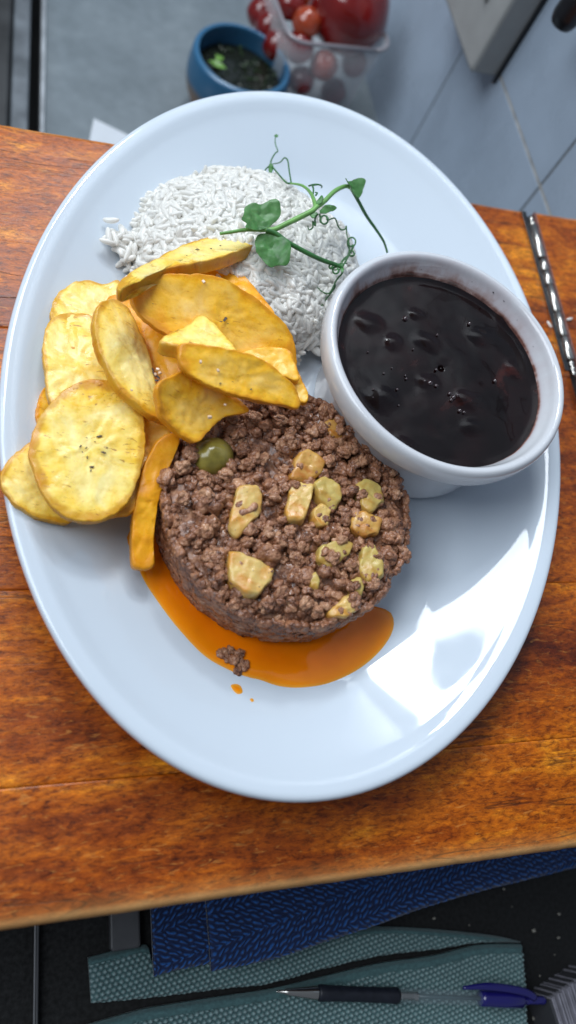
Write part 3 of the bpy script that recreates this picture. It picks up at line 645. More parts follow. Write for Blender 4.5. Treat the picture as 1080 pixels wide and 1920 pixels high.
for k in range(4000):
    a = rng.uniform(0, 2 * math.pi); r = math.sqrt(rng.uniform(0, 1)) ** .85; u, v = r * math.cos(a), r * math.sin(a)
    p = rice_surf(u, v); q1 = rice_surf(u + .02, v); q2 = rice_surf(u, v + .02) if r < .97 else p + [0, .1, -.3]
    nn = np.cross(q1 - p, q2 - p); nn = nn / (np.linalg.norm(nn) + 1e-9); nn = nn if nn[2] > 0 else -nn
    t_ = rng.normal(size=3); t_ -= nn * (t_ @ nn) * rng.uniform(.75, 1.0); t_ /= np.linalg.norm(t_)
    depth = rng.uniform(-.02, .30); gr.append((p - nn * depth + [0, 0, .02], t_, depth))
for k in range(75):     # scattered at the left foot
    c = at(*[(232, 480), (262, 492), (215, 470), (285, 470), (240, 505)][k % 5], 1.0)
    p = c + [rng.normal(0, .35), rng.normal(0, .35), 0]; p[2] = plate_z(p[0], p[1]) + .18 + rng.uniform(0, .75)
    t_ = rng.normal(size=3); t_[2] *= .3; t_ /= np.linalg.norm(t_); gr.append((p, t_, .3))
order = sorted(range(len(gr)), key=lambda i: gr[i][2] + (0 if gr[i][0][1] < RCY + 5 else 1)); ind = set(order[:296]); rest = []
for i, (p, t_, d) in enumerate(gr):
    k = rng.integers(6); q = Vector((0, 0, 1)).rotation_difference(Vector(t_)).to_matrix() @ Matrix.Rotation(rng.uniform(0, 6.28), 3, 'Z')
    if i in ind:
        o = link('rice_grain', gme[k], rt, p); o.rotation_euler = q.to_euler()
    else: rest.append((GV[k][0] @ np.array(q).T + p, GV[k][1]))
V, F = merge(rest); o = mesh('grain_mass', V, F, M_rice, rt); o['kind'] = 'stuff'
V = []; F = []
for i in range(24):
    r = .93 * (1 - i / 23.5)
    for j in range(64):
        a = 2 * math.pi * j / 64; p = rice_surf(r * math.cos(a), r * math.sin(a)); V.append(((p[0] - RCX) * .95 + RCX, (p[1] - RCY) * .95 + RCY, .5 + (p[2] - .5) * .985))
F = grid_faces(24, 64); F.append(tuple(range(23 * 64, 24 * 64))); o = mesh('packed_core', V, F, M_core, rt)

# ---------------------------------------------------------------- plantain slices
G = 'fried plantain slices piled at the left of the plate'
def zc(pts): return [(x * .5741, 380 + y * .5741) for x, y in pts]
chips = [
 # outline, z0, gx, gy, th, mat, curl, ca, label
 ([(118, 690), (125, 640), (150, 600), (210, 600), (260, 700), (180, 750), (130, 730)], 2.5, -.2, 0, .38, M_chip2, 0, 0, 'mostly hidden plantain slice peeking out at the left above the big round one'),
 ([(165, 370), (185, 300), (230, 265), (280, 250), (345, 262), (395, 255), (440, 330), (430, 430), (330, 500), (220, 470)], 2.75, -.12, -.12, .40, M_chip, .1, 0, 'pale yellow plantain slice at the upper left, under the slice below it'),
 ([(145, 430), (160, 385), (200, 360), (260, 355), (305, 370), (330, 440), (352, 520), (385, 590), (360, 670), (250, 680), (165, 650), (146, 560), (140, 480)], 3.35, -.10, -.10, .42, M_chip, .15, 0, 'large pale plantain slice at the left, directly above the big round one'),
 ([(2, 890), (20, 850), (60, 805), (110, 775), (180, 790), (250, 880), (270, 980), (232, 1042), (150, 1035), (70, 1005), (20, 950)], 3.05, -.22, .0, .40, M_chip, .15, .8, 'plantain slice at the far left lying over the plate rim'),
 ([(400, 640), (470, 690), (555, 735), (545, 800), (500, 900), (450, 990), (400, 1020), (330, 1000), (330, 800)], 3.3, 0, 0, .42, M_chip2, 0, 0, 'orange plantain slice mostly hidden behind the big round one'),
 ([(292, 574), (370, 588), (440, 640), (470, 720), (476, 800), (458, 885), (425, 960), (372, 1018), (300, 1041), (220, 1030), (160, 985), (120, 910), (98, 830), (106, 750), (140, 685), (205, 612)], 4.35, -.06, .05, .45, M_chip, .12, .5, 'big round plantain slice facing up with dark seeds in its middle'),
 ([(345, 305), (460, 325), (545, 410), (590, 460), (610, 550), (560, 600), (480, 600), (430, 500), (380, 420)], 3.9, .35, .15, .40, M_chip3, -.2, 0, 'deep orange plantain slice in the shadowed hollow of the pile'),
 ([(315, 350), (345, 316), (390, 320), (430, 350), (462, 410), (490, 480), (505, 545), (510, 600), (520, 660), (545, 720), (490, 695), (440, 655), (390, 600), (345, 510), (316, 430)], 5.0, -.45, -.05, .45, M_chip, -.25, .4, 'long leaning plantain slice right of the pale one, with a salty split edge'),
 ([(640, 215), (740, 203), (800, 240), (858, 305), (900, 380), (800, 400), (690, 330), (620, 260)], 4.7, .15, -.2, .38, M_chip3, 0, 0, 'deep orange plantain slice tucked behind the largest curved slice'),
 ([(385, 262), (440, 218), (530, 170), (640, 122), (760, 96), (848, 97), (851, 118), (820, 142), (740, 172), (620, 200), (520, 218), (440, 240), (395, 285)], 6.3, .02, -.55, .7, M_chip, .0, 0, 'topmost plantain slice at the back resting on the rice'),
 ([(428, 290), (448, 252), (500, 232), (600, 230), (700, 240), (800, 290), (880, 350), (940, 410), (970, 470), (974, 545), (940, 560), (880, 520), (800, 500), (740, 500), (640, 475), (560, 445), (490, 400), (438, 345)], 6.0, -.10, .42, .45, M_chip2, .35, 1.2, 'largest curved golden plantain slice, leaning against the rice'),
 ([(780, 490), (860, 468), (940, 474), (962, 515), (975, 580), (900, 560), (820, 525)], 5.7, .1, .1, .42, M_chip2, 0, 0, 'small plantain slice between the largest slice and the long wedge'),
 ([(940, 540), (975, 555), (1006, 620), (1000, 652), (965, 645), (935, 600)], 5.2, .2, 0, .38, M_chip2, 0, 0, 'plantain tip poking out at the right end beside the ramekin'),
 ([(508, 600), (560, 565), (620, 548), (690, 575), (760, 625), (805, 685), (735, 700), (695, 735), (652, 782), (610, 762), (560, 722), (520, 680)], 6.0, -.35, .30, .5, M_chip2, .55, -.5, 'folded plantain slice with crisp brown corner above the olive'),
 ([(520, 448), (600, 400), (660, 364), (705, 392), (745, 440), (788, 495), (740, 510), (640, 490), (570, 470)], 7.0, .0, -.35, .75, M_chip, 0, 0, 'small pale triangular plantain piece in the middle of the pile'),
 ([(584, 466), (620, 458), (700, 468), (800, 490), (870, 518), (930, 566), (977, 612), (980, 672), (930, 662), (830, 645), (740, 620), (650, 582), (598, 540)], 7.35, -.04, .45, .7, M_chip2, .15, 1.3, 'long golden plantain wedge lying across the front of the pile'),
 ([(522, 768), (560, 752), (590, 772), (556, 860), (526, 950), (508, 1050), (500, 1150), (502, 1192), (450, 1202), (432, 1180), (430, 1080), (442, 980), (468, 870), (500, 800)], 3.5, .0, .33, .95, M_stick, 0, 0, 'orange stick of fried plantain leaning against the left side of the meat'),
]
M_seed = pmat('plantain_seed', (.035, .015, .008), .5, ns=400, namp=.6)
SEEDS = {5: [(325, 762, .10, .3), (283, 768, .05, 0), (282, 800, .06, 1), (262, 796, .07, .9), (285, 832, .07, 1.4), (338, 816, .10, -.4), (350, 800, .05, .4), (300, 862, .09, 0), (296, 875, .05, 1), (310, 780, .04, 0), (270, 815, .05, -1)], 9: [(645, 152, .10, .2), (690, 150, .05, 0), (720, 140, .05, .4), (610, 172, .04, 0)], 10: [(735, 380, .14, .8), (722, 388, .06, 0), (500, 330, .03, 0), (745, 395, .04, 0)], 7: [(505, 560, .14, -1), (518, 572, .10, -1), (500, 545, .08, -1), (512, 580, .09, .3)], 15: [(720, 590, .05, .3), (820, 610, .06, .5), (760, 585, .04, 0)]}
for k, (pts, z0, gx, gy, th, mat, curl, ca, lab) in enumerate(chips):
    stick = k == len(chips) - 1
    oo, cc_ = slab('plantain_stick' if stick else 'plantain_slice', zc(pts), z0, gx, gy, th, mat, lab, 'plantain', None if stick else G, curl=curl, ca=ca, rough=.05, edge=.17, rings=14, n=96, seed=k * 2.7 + 1, dome=.02, pith=1.0 if k == 5 else .75, wav=.08)
    for (sx_, sy_, ss_, sa_) in SEEDS.get(k, []):
        nn_ = np.array(oo['_n']); q = hit(*zc([(sx_, sy_)])[0], cc_ + nn_ * .05, nn_); v_, f_ = lumpy(7, int(sx_), .5, 2)
        v_ = v_ * [ss_ * 2.0, ss_ * .8, ss_ * .5] @ np.array(Matrix.Rotation(sa_, 3, 'Z')).T; q2 = q - (cc_ - nn_ * chips[k][4])
        o = bpy.data.meshes.new('seed'); o.from_pydata(((v_ + q2) * U).tolist(), [], f_); o.materials.append(M_seed); sd = bpy.data.objects.new('seed', o); S.collection.objects.link(sd); sd.parent = oo
# salt crystals
M_salt = pmat('salt', (0.72, 0.52, 0.36), 0.15, coat=.5); sl = []
for si, (x, y, z, s) in enumerate([(515, 545, 5.2, .09), (522, 556, 5.2, .08), (508, 560, 5.3, .07), (430, 612, 5.4, .06), (685, 700, 6.3, .10), (735, 660, 6.4, .06), (665, 258, 6.9, .09), (655, 520, 7.7, .08), (712, 548, 7.5, .08)]):
    p = at(x * .5741, 380 + y * .5741, z + .1); v_, f_ = box(-s, s, -s * .8, s * .8, -s * .7, s * .7, s * .25); v_ = v_ @ np.array(Matrix.Rotation(x, 3, 'Z') @ Matrix.Rotation(y, 3, 'X')).T
    o = mesh('salt_crystal', v_ + p, f_, M_salt, smooth=False, origin=p); tag(o, ['small salt crystal highest in the dark split of the leaning slice', 'salt crystal in the middle of the dark split of the leaning slice', 'salt crystal lowest left in the dark split of the leaning slice', 'lone salt crystal on the lower face of the long leaning slice', 'biggest salt crystal, on the folded slice above the olive', 'salt crystal on the upper right of the folded slice', 'salt crystal on the upper edge of the largest golden slice', 'salt crystal on the left half of the front wedge', 'salt crystal near the top edge of the front wedge'][si], 'salt', 'salt crystals on the plantain')

# ---------------------------------------------------------------- pea shoot
def zg(x, y): return (430 + x * .287, 240 + y * .287)
def P_(pts): return [at(*zg(x, y), z) for x, y, z in pts]
ps = thing('pea_shoot', 'green pea shoot sprig with leaves and curly tendrils laid over the rice', 'garnish', (15, 31, 5))
stems = [
 ([(-60, 690, 6.2), (0, 682, 6.2), (110, 665, 6.2), (240, 665, 6.2), (300, 660, 6.3), (380, 622, 6.5), (530, 548, 6.9), (570, 515, 7), (620, 480, 7), (690, 412, 6.9), (760, 380, 6.6), (800, 395, 6.4)], [.08, .10, .13, .155, .14, .13, .11], M_stem),
 ([(795, 390, 6.4), (815, 425, 6.2), (850, 490, 5.6), (900, 580, 4.8), (960, 665, 4.2), (1010, 745, 3.6), (1032, 815, 3.2)], [.13, .11, .09, .07], M_tendril),
 ([(240, 668, 6.2), (300, 688, 6.2), (380, 745, 6.1), (500, 812, 5.9), (600, 860, 5.6), (700, 895, 5.3), (738, 912, 5.2)], [.15, .14, .13, .10], M_tendril),
 ([(565, 520, 7), (545, 450, 6.7), (512, 402, 6.2), (465, 372, 5.8), (400, 362, 5.2)], [.13, .10, .08, .05], M_stem)]
for p, r_, mt_ in stems: V, F = tube(P_(p), r_, 8, 6); mesh('stem', V, F, mt_, ps)
def loop(cx_, cy_, r_, z, n=14, a0=0, turns=1.0): return [(cx_ + r_ * math.cos(a0 + 6.283 * turns * i / n) * (1 - .3 * i / n), cy_ + r_ * math.sin(a0 + 6.283 * turns * i / n), z + .02 * i) for i in range(n + 1)]
tend = [
 [(405, 362, 5.2), (392, 285, 4.6), (382, 215, 4.0), (360, 195, 3.9), (330, 225, 3.7), (280, 235, 3.6)],
 [(400, 362, 5.2), (370, 355, 5.0), (320, 300, 4.4), (275, 240, 3.6), (275, 208, 3.6), (300, 165, 3.4), (316, 150, 3.3), (300, 100, 3.2), (302, 45, 3.1)],
 [(275, 240, 3.6), (245, 262, 3.4), (228, 285, 3.2)],
 [(590, 560, 6.8)] + loop(620, 600, 28, 6.6, 14, 2.5, 1.6) + [(650, 600, 6.4), (690, 590, 6.2), (710, 640, 6), (732, 665, 5.9), (758, 660, 5.8), (765, 640, 5.8), (768, 700, 5.6), (786, 770, 5.4), (770, 840, 5.3), (742, 870, 5.2), (735, 910, 5.2)],
 [(580, 560, 6.8), (560, 590, 6.6), (562, 640, 6.5), (545, 610, 6.5), (545, 650, 6.4), (520, 665, 6.3), (513, 640, 6.3)],
 [(735, 915, 5.2)] + loop(800, 745, 30, 5.3, 14, 1.2, 1.4) + [(770, 760, 5.2), (800, 820, 5.1)],
 loop(800, 820, 18, 5.2, 10, 0, 1.1) + [(765, 840, 5.2), (730, 880, 5.2), (735, 930, 5.1)],
 loop(695, 930, 22, 5.1, 12, 0, 1.5) + [(740, 920, 5.2)], loop(665, 905, 14, 5.2, 10, 1, 1.2) + [(700, 890, 5.2), (770, 885, 5.1)],
 [(738, 905, 5.2), (740, 945, 5.0), (702, 990, 4.7), (665, 1065, 4.3), (640, 1082, 4.2), (605, 1068, 4.2), (575, 1040, 4.3)],
 [(715, 975, 4.8), (690, 1010, 4.5), (688, 1045, 4.3), (630, 1120, 3.9), (605, 1160, 3.7), (598, 1203, 3.5)],
 [(545, 440, 6.6), (550, 400, 6.2), (545, 378, 6), (580, 370, 5.8), (605, 380, 5.6), (600, 392, 5.6)], [(565, 440, 6.6), (575, 425, 6.4), (560, 420, 6.3)], [(520, 378, 6.0), (560, 368, 5.9), (600, 372, 5.8)]]
for t_ in tend: V, F = tube(P_(t_), [.055, .05, .045, .03], 6, 4); mesh('tendril', V, F, M_tendril, ps)
def leaf(pts, z0, gx, gy, mid, cup=.25):
    o, c = slab('leaf', [zg(*p) for p in pts], z0, gx, gy, .05, M_green, curl=cup, ca=.6, rough=.05, edge=.4, rings=10, n=56, parent=ps, wav=.12, seed=mid, origin_low=False); return o
leaf([(75, 605), (98, 560), (110, 510), (150, 480), (220, 490), (292, 468), (322, 510), (332, 575), (290, 622), (235, 657), (150, 668), (100, 655), (112, 625)], 6.55, -.1, .15, 1)
leaf([(195, 688), (300, 692), (380, 742), (401, 800), (382, 888), (330, 896), (262, 906), (212, 852), (168, 800)], 5.9, .15, .35, 2)
leaf([(752, 332), (785, 338), (830, 325), (870, 348), (876, 400), (862, 444), (820, 424), (775, 378)], 6.8, -.3, .2, 3, .4)
leaf([(565, 482), (600, 445), (616, 470), (590, 500)], 7.2, .3, -.1, 4, .1); leaf([(590, 545), (645, 492), (706, 520), (660, 545), (610, 556)], 7.0, 0, .2, 5, .15); leaf([(533, 562), (572, 553), (556, 590), (536, 588)], 6.9, 0, .2, 6, .05); leaf([(255, 240), (272, 225), (285, 250), (275, 288), (262, 285)], 3.7, 0, 0, 7, .05); leaf([(295, 45), (306, 38), (320, 52), (306, 62)], 3.2, 0, 0, 8, .02)
leaf([(725, 900), (742, 890), (748, 930), (730, 945)], 5.3, .2, 0, 9, .03)

# stray rice on the table
for (x, y, lab) in [(1068, 598, 'single dry rice grain on the table right of the hinge'), (1030, 608, 'single rice grain against the hinge beside the plate')]:
    p = at(x, y, .25); o = link('stray_rice_grain', gme[1], None, p); o.rotation_euler = (1.57, 0, 1.9 if x > 1050 else .4); o.scale = (.6, .6, .62); tag(o, lab, 'rice grain')

# ---------------------------------------------------------------- behind the table: counter, wall, things
ZC = -26.0
m, n, l, b = nt('grey_counter'); M_counter = m
v = coords(n, l); t1 = tex(n, l, v, Scale=14.0, Detail=5.0, Roughness=0.6); t2 = tex(n, l, v, Scale=90.0, Detail=4.0)
r = ramp(n, [(0.3, (0.10, 0.125, 0.14)), (0.5, (0.145, 0.175, 0.195)), (0.7, (0.20, 0.235, 0.255))]); l.new(math_(n, l, 'ADD', math_(n, l, 'MULTIPLY', t1.outputs[0], .7), math_(n, l, 'MULTIPLY', t2.outputs[0], .3)), r.inputs[0]); l.new(r.outputs[0], b.inputs['Base Color']); b.inputs['Roughness'].default_value = .5; bump(n, l, b, t2.outputs[0], .3, .0006)
xl = at(85, 120, ZC)[0]
cn = thing('counter', None, None, (xl, 60, ZC)); cn['kind'] = 'structure'; del cn['_b']; cn['_b'] = [xl, 60, ZC]
V, F = box(xl, 60, 46, 170, ZC - 4, ZC, .15); mesh('slab', V, F, M_counter, cn, False)
M_edge = pmat('lit_edge_pale', (0.5, 0.53, 0.56), 0.35, metal=.6, ns=60, namp=.2); V, F = box(xl - .5, xl - .005, 46, 170, ZC - 4, ZC + .05, .08); mesh('lit_edge', V, F, M_edge, cn, False)  # pale strip paints the lit left edge of the counter
# tiled wall
P0 = at(700, 200, ZC); wa = math.radians(4.0); wn = np.array([math.cos(wa), math.sin(wa), 0.0]); wd = np.array([-math.sin(wa), math.cos(wa), 0.0])
def wh(x, y): q = hit(x, y, P0, wn); return (q - P0) @ wd, q[2]
M_tile = pmat('wall_tile_glaze', (0.36, 0.43, 0.52), 0.28, ns=25, namp=0.08, bs=40, bd=0.0004); M_grout = pmat('tile_grout', (0.15, 0.15, 0.14), 0.85, ns=300, namp=.3)
M_groutl = M_grout
wl = thing('tiled_wall', None, None, (*P0[:2], ZC)); wl['kind'] = 'structure'
def wbox(s0, s1, z0, z1, d0, d1, bev=0.0):
    V, F = box(s0, s1, z0, z1, d0, d1, bev)      # x=along, y=z, z=toward the room
    Q = np.array([P0 + wd * v[0] - wn * v[2] + np.array([0, 0, v[1] - P0[2]]) for v in V])
    return Q, F
V, F = wbox(-60, 110, ZC - 6, 120, -1.5, -.12); mesh('wall_backing', V, F, M_grout, wl, False)
s1, _ = wh(885, 60); s1b, _ = wh(770, 270); s2, _ = wh(970, 405); s2b, _ = wh(1080, 260); sv1 = (s1 + s1b) / 2; sv2 = (s2 + s2b) / 2; TW = sv1 - sv2
_, za = wh(1030, 400); _, zb = wh(940, 150); zg0 = (za + zb) / 2; TH = TW * 1.55
ss = [sv1 + TW * k for k in range(-3, 6)]; zz = [zg0 + TH * k for k in range(-1, 4)]
for i in range(len(ss) - 1):
    for j in range(len(zz) - 1):
        a0, a1, b0_, b1_ = ss[i] + .12, ss[i + 1] - .12, zz[j] + .14, zz[j + 1] - .14
        V, F = wbox(a0, a1, max(b0_, ZC - 5) if j == 0 else b0_, b1_, -.2, 0, .07); mesh('tile', V, F, M_tile, wl, False)
V, F = wbox(-60, 110, zg0 - .13, zg0 + .13, -.11, -.03); mesh('grout_line', V, F, pmat('pale_grout', (.42, .40, .37), .8, ns=100, namp=.3), wl, False)
# socket box on wall
sa, z0_ = wh(930, 152); sb, _ = wh(1025, 0); sc_, zc_ = wh(905, 150)
ob = thing('wall_socket_box', 'pale grey socket box on the tiled wall at the top right', 'socket box', P0 + wd * sa)
M_box = pmat('socket_plastic', (0.33, 0.33, 0.32), 0.45, ns=60, namp=.06)
s_lo = (sa + sb) / 2; 
V, F = wbox(s_lo, s_lo + 11.5, z0_ + .3, z0_ + 24, .0, 3.2, .35); mesh('casing', V, F, M_box, ob, False)
V, F = wbox(s_lo - .22, s_lo - .01, z0_ - .1, z0_ + 24, .0, .45); mesh('dark_edge', V, F, M_blackp, ob, False)  # thin black strip along one side of the casing
V, F = wbox(s_lo + 3.2, s_lo + 4.0, z0_ + 5, z0_ + 20, 3.15, 3.4, .1); M_slot = pmat('socket_slot', (.16, .16, .15), .6); mesh('cover_groove', V, F, M_slot, ob, False)
# black handle at top right
q0 = hit(1052, 45, P0 - wn * 4, wn); q1 = hit(1090, -10, P0 - wn * 4, wn); q2 = q1 + (q1 - q0) * 1.2
V, F = tube([q0, q0 + (q1 - q0) * .3, q1, q2], [.9, 1.15, 1.1, 1.0], 16, 6); 
hk = thing('hanging_utensil', 'black utensil handle hanging by the wall in the top right corner', 'utensil', q0)
mesh('handle', V, F, M_blackp, hk); V, F = tube([q2, q2 + np.array([.5, 1, 4]), q2 + np.array([1, 2, 9])], .35, 10, 4); mesh('hook', V, F, M_darksteel, hk)

# blue bowl with herbs
zr = -18.5; bE = [at(*p, zr) for p in [(363, 90), (546, 140), (450, 47), (455, 175)]]; bc = np.array([(bE[0][0] + bE[1][0]) / 2, (bE[2][1] + bE[3][1]) / 2]); br = ((bE[1][0] - bE[0][0]) / 2 + (bE[2][1] - bE[3][1]) / 2) / 2
m, n, l, b = nt('blue_brown_glaze'); M_bowl = m
tc = n.new('ShaderNodeTexCoord'); sx = n.new('ShaderNodeSeparateXYZ'); l.new(tc.outputs['Object'], sx.inputs[0]); t = tex(n, l, tc.outputs['Object'], Scale=30.0, Detail=4.0)
f = math_(n, l, 'ADD', math_(n, l, 'MULTIPLY', sx.outputs[2], 20.0), math_(n, l, 'MULTIPLY', t.outputs[0], .12)); r = ramp(n, [(0.50, (0.24, 0.11, 0.05)), (0.66, (0.16, 0.12, 0.09)), (0.78, (0.030, 0.12, 0.23))]); l.new(f, r.inputs[0]); l.new(r.outputs[0], b.inputs['Base Color']); b.inputs['Roughness'].default_value = .25
hb = zr - ZC
prof = [(.05, .1), (br * .5, .1), (br * .55, 0), (br * .62, .1), (br * .85, hb * .2), (br * 1.02, hb * .45), (br * 1.06, hb * .7), (br * 1.03, hb * .92), (br * 1.0, hb), (br * .95, hb + .12), (br * .9, hb), (br * .92, hb * .8), (br * .9, hb * .5), (br * .6, hb * .2), (.05, hb * .15)]
V, F = lathe(smooth_profile(prof, 4), (*bc, ZC), 72); o = mesh('blue_bowl', V, F, M_bowl, origin=(*bc, ZC)); tag(o, 'small blue and brown glazed bowl of dark herbs behind the plate', 'bowl')
M_herb = pmat('herb_leaf', (0.02, 0.045, 0.012), .35, ns=60, namp=.7, coat=.3); M_herb2 = pmat('bright_herb_leaf', (0.10, 0.22, 0.03), .35, ns=60, namp=.4)
hs = thing('chopped_herbs', 'dark green chopped herbs in liquid inside the blue bowl', 'herbs', (*bc, zr - 2))
V, F = lathe([(br * .9, hb * .72), (br * .5, hb * .74), (.05, hb * .73)], (*bc, ZC), 48); mesh('herb_liquid', V, F, pmat('herb_liquid', (.012, .014, .010), .12), hs)
lf = []
for k in range(130):
    a = rng.uniform(0, 6.28); r_ = br * .84 * math.sqrt(rng.uniform()); s = rng.uniform(.25, .6)
    q = np.array([[0, 0, 0], [s * .5, s * .35, .12], [s, 0, 0], [s * .5, -s * .35, .12], [s * .5, 0, -.06]]) @ np.array(Matrix.Rotation(rng.uniform(0, 6), 3, 'Z') @ Matrix.Rotation(rng.uniform(-.6, .6), 3, 'X')).T
    lf.append((q + [bc[0] + r_ * math.cos(a), bc[1] + r_ * math.sin(a), ZC + hb * .74 + rng.uniform(0, .35)], [(0, 1, 4), (1, 2, 4), (2, 3, 4), (3, 0, 4)]))
V, F = merge(lf); o = mesh('herb_leaves', V, F, M_herb, hs, False); o['kind'] = 'stuff'
bl = at(412, 128, ZC + hb * .8)
for dx, dy in ((0, 0), (.8, -.3), (.3, .6)):
    q = np.array([[0, 0, 0], [.8, .5, .3], [1.6, 0, 0], [.8, -.5, .3], [.8, 0, .1]]); mesh('bright_leaf', q @ np.array(Matrix.Rotation(dx * 3, 3, 'Z')).T + bl + [dx - .8, dy, .1], [(0, 1, 4), (1, 2, 4), (2, 3, 4), (3, 0, 4)], M_herb2, hs)

# tomato tub
zt = -15.0; k0 = at(545, 78, zt); k1 = at(733, 97, zt); ex = (k1 - k0); ex[2] = 0; Lx = np.linalg.norm(ex); ex /= Lx; ey = np.array([-ex[1], ex[0], 0])
tub0 = k0; M_tub = bpy.data.materials.new('clear_plastic'); M_tub.use_nodes = True
b = M_tub.node_tree.nodes['Principled BSDF']; b.inputs['Base Color'].default_value = (.8, .82, .85, 1); b.inputs['Roughness'].default_value = .25; b.inputs['Alpha'].default_value = .24
M_tubrim = pmat('tub_rim_plastic', (.26, .24, .26), .25, coat=.3)
Ly = 15.0; hz = zt - ZC
def rrect(x0, x1, y0, y1, r_, z, n=5):
    P = []
    for cx_, cy_, a0 in ((x1 - r_, y0 + r_, -90), (x1 - r_, y1 - r_, 0), (x0 + r_, y1 - r_, 90), (x0 + r_, y0 + r_, 180)):
        for i in range(n + 1):
            a = math.radians(a0 + 90 * i / n); P.append(tub0 + ex * (cx_ + r_ * math.cos(a)) + ey * (cy_ + r_ * math.sin(a)) + np.array([0, 0, z - zt]))
    return P
tt = thing('tomato_tub', 'clear plastic tub of tomatoes behind the plate at the top', 'tub', (*(tub0 + ex * Lx / 2 + ey * Ly / 2)[:2], ZC))
tap = 1.0; rows = [rrect(tap, Lx - tap, tap, Ly - tap, 1.5, ZC + .1), rrect(0, Lx, 0, Ly, 2, zt), rrect(.15, Lx - .15, .15, Ly - .15, 2, zt), rrect(tap + .2, Lx - tap - .2, tap + .2, Ly - tap - .2, 1.4, ZC + .35)]
V = np.vstack(rows); F = grid_faces(4, 24); F.append(tuple(range(24))[::-1]); F.append(tuple(range(72, 96))); mesh('tub_wall', V, F, M_tub, tt)
rp = rrect(-.1, Lx + .1, -.1, Ly + .1, 2, zt + .05); rp.append(rp[0]); V, F = tube(rp, .22, 8, 1); mesh('tub_rim', V, F, M_tubrim, tt)
def tomato(px_, py_, z, r_, col, lab, stem=False):
    c = at(px_, py_, z); mname = 'tomato_red_shaded' if col[1] < .04 else 'tomato_orange'
    mm = bpy.data.materials.get(mname) or pmat(mname, col, .18, coat=.6, ns=40, namp=.25)
    prof = smooth_profile([(.01, .80), (.28, .90), (.62, .78), (.95, .3), (1.0, -.05), (.82, -.6), (.45, -.88), (.01, -.9)], 4) * r_
    V, F = lathe(prof, (0, 0, 0), 32); V = rot_to(V, c, (rng.uniform(-.5, .5), rng.uniform(-.5, .5), 1)); o = mesh('large_tomato' if r_ > 3 else 'cherry_tomato', V, F, mm, origin=c); tag(o, lab, 'tomato', None if r_ > 3 else 'cherry tomatoes in the clear tub')
RED_SHADED = (.17, .006, .005); ORG = (.33, .045, .012)  # red is darkened: the shadow inside the tub is put into the colour
tomato(655, 18, -14.5, 4.6, RED_SHADED, 'large red tomato on top of the tub behind the plate')
tomato(607, 122, -19, 1.65, ORG, 'orange cherry tomato in front of the tub, right of centre')
tomato(664, 118, -19.5, 1.55, RED_SHADED, 'dim red cherry tomato at the right under the large tomato')
tomato(565, 150, -21, 1.55, RED_SHADED, 'red cherry tomato lowest in the tub near the blue bowl')
tomato(560, 88, -17.5, 1.7, RED_SHADED, 'red cherry tomato just under the tub rim at the left')
tomato(625, 172, -23, 1.6, RED_SHADED, 'shadowed red cherry tomato at the bottom of the tub')
tomato(575, 42, -15.5, 1.6, ORG, 'orange-red cherry tomato at the left above the tub rim')
tomato(545, 8, -15.5, 1.7, RED_SHADED, 'red cherry tomato at the very top edge left of the large one')
tomato(590, -10, -16, 1.8, ORG, 'orange cherry tomato half cut by the top edge of the photo')
for i, (x, y) in enumerate([(505, 50), (520, 85), (490, 25)]):
    tomato(x, y, -19, 1.7, RED_SHADED, ['pinkish red tomato behind the bowl at the left side of the tub', 'red tomato low beside the rim of the blue bowl', 'red tomato at far left near the top edge'][i])
# white card on the counter by the table edge
M_card = pmat('white_card', (.55, .58, .62), .6, ns=60, namp=.05)
pc_ = [at(176, 222, ZC + .5), at(250, 258, ZC + .5), at(250, 330, ZC + .5), at(160, 300, ZC + .5)]; Vt = np.array(pc_); V = np.vstack([Vt, Vt - [0, 0, .25]])
o = mesh('paper_card', V, [(0, 1, 2, 3)[::-1], (4, 5, 6, 7), (0, 1, 5, 4), (1, 2, 6, 5), (2, 3, 7, 6), (3, 0, 4, 7)], M_card, smooth=False, origin=(*Vt.mean(0)[:2], ZC)); tag(o, 'corner of a white card lying on the grey counter at the back left', 'card')
# dark gap at left: appliance, steel rail, plastic box
M_dk = pmat('dark_cabinet', (.016, .018, .02), .5, ns=40, namp=.4); M_rail = pmat('brushed_rail', (.12, .135, .15), .4, metal=.3, ns=50, namp=.3)
xr = at(43, 50, ZC + 3)[0]
V, F = box(xl - 26, xr - 1.1, 46, 170, -60, ZC + 3, .3); o = mesh('dark_cabinet', V, F, M_dk, smooth=False, origin=(xl - 13, 100, -60)); tag(o, 'black cabinet beyond the counter at the far left', 'cabinet')
V, F = box(xr - .95, xr + .75, 62, 170, ZC + 1.5, ZC + 3.2, .2); o = mesh('steel_rail', V, F, M_rail, smooth=False, origin=(xr, 110, ZC)); tag(o, 'narrow grey steel rail beside the counter at the top left', 'rail')
pb = at(58, 165, ZC + 2); M_pb = pmat('grey_plastic', (.085, .11, .13), .3, coat=.3, ns=30, namp=.35)
bx = thing('plastic_box', 'smoky grey plastic box in the gap left of the counter', 'box', pb)
V, F = box(pb[0] - 1.7, xl - .7, 54, 66.5, ZC - 4, ZC + 2, .5); mesh('box_body', V, F, M_pb, bx); V, F = box(pb[0] - 1.9, xl - .62, 53.8, 54.9, ZC + 2.003, ZC + 2.7, .15); mesh('box_lid', V, F, M_rail, bx)
V, F = box(xl - 3, xl - .55, 40, 170, -60, -40); o = mesh('dark_recess', V, F, M_dk, smooth=False); tag(o, kind='structure')

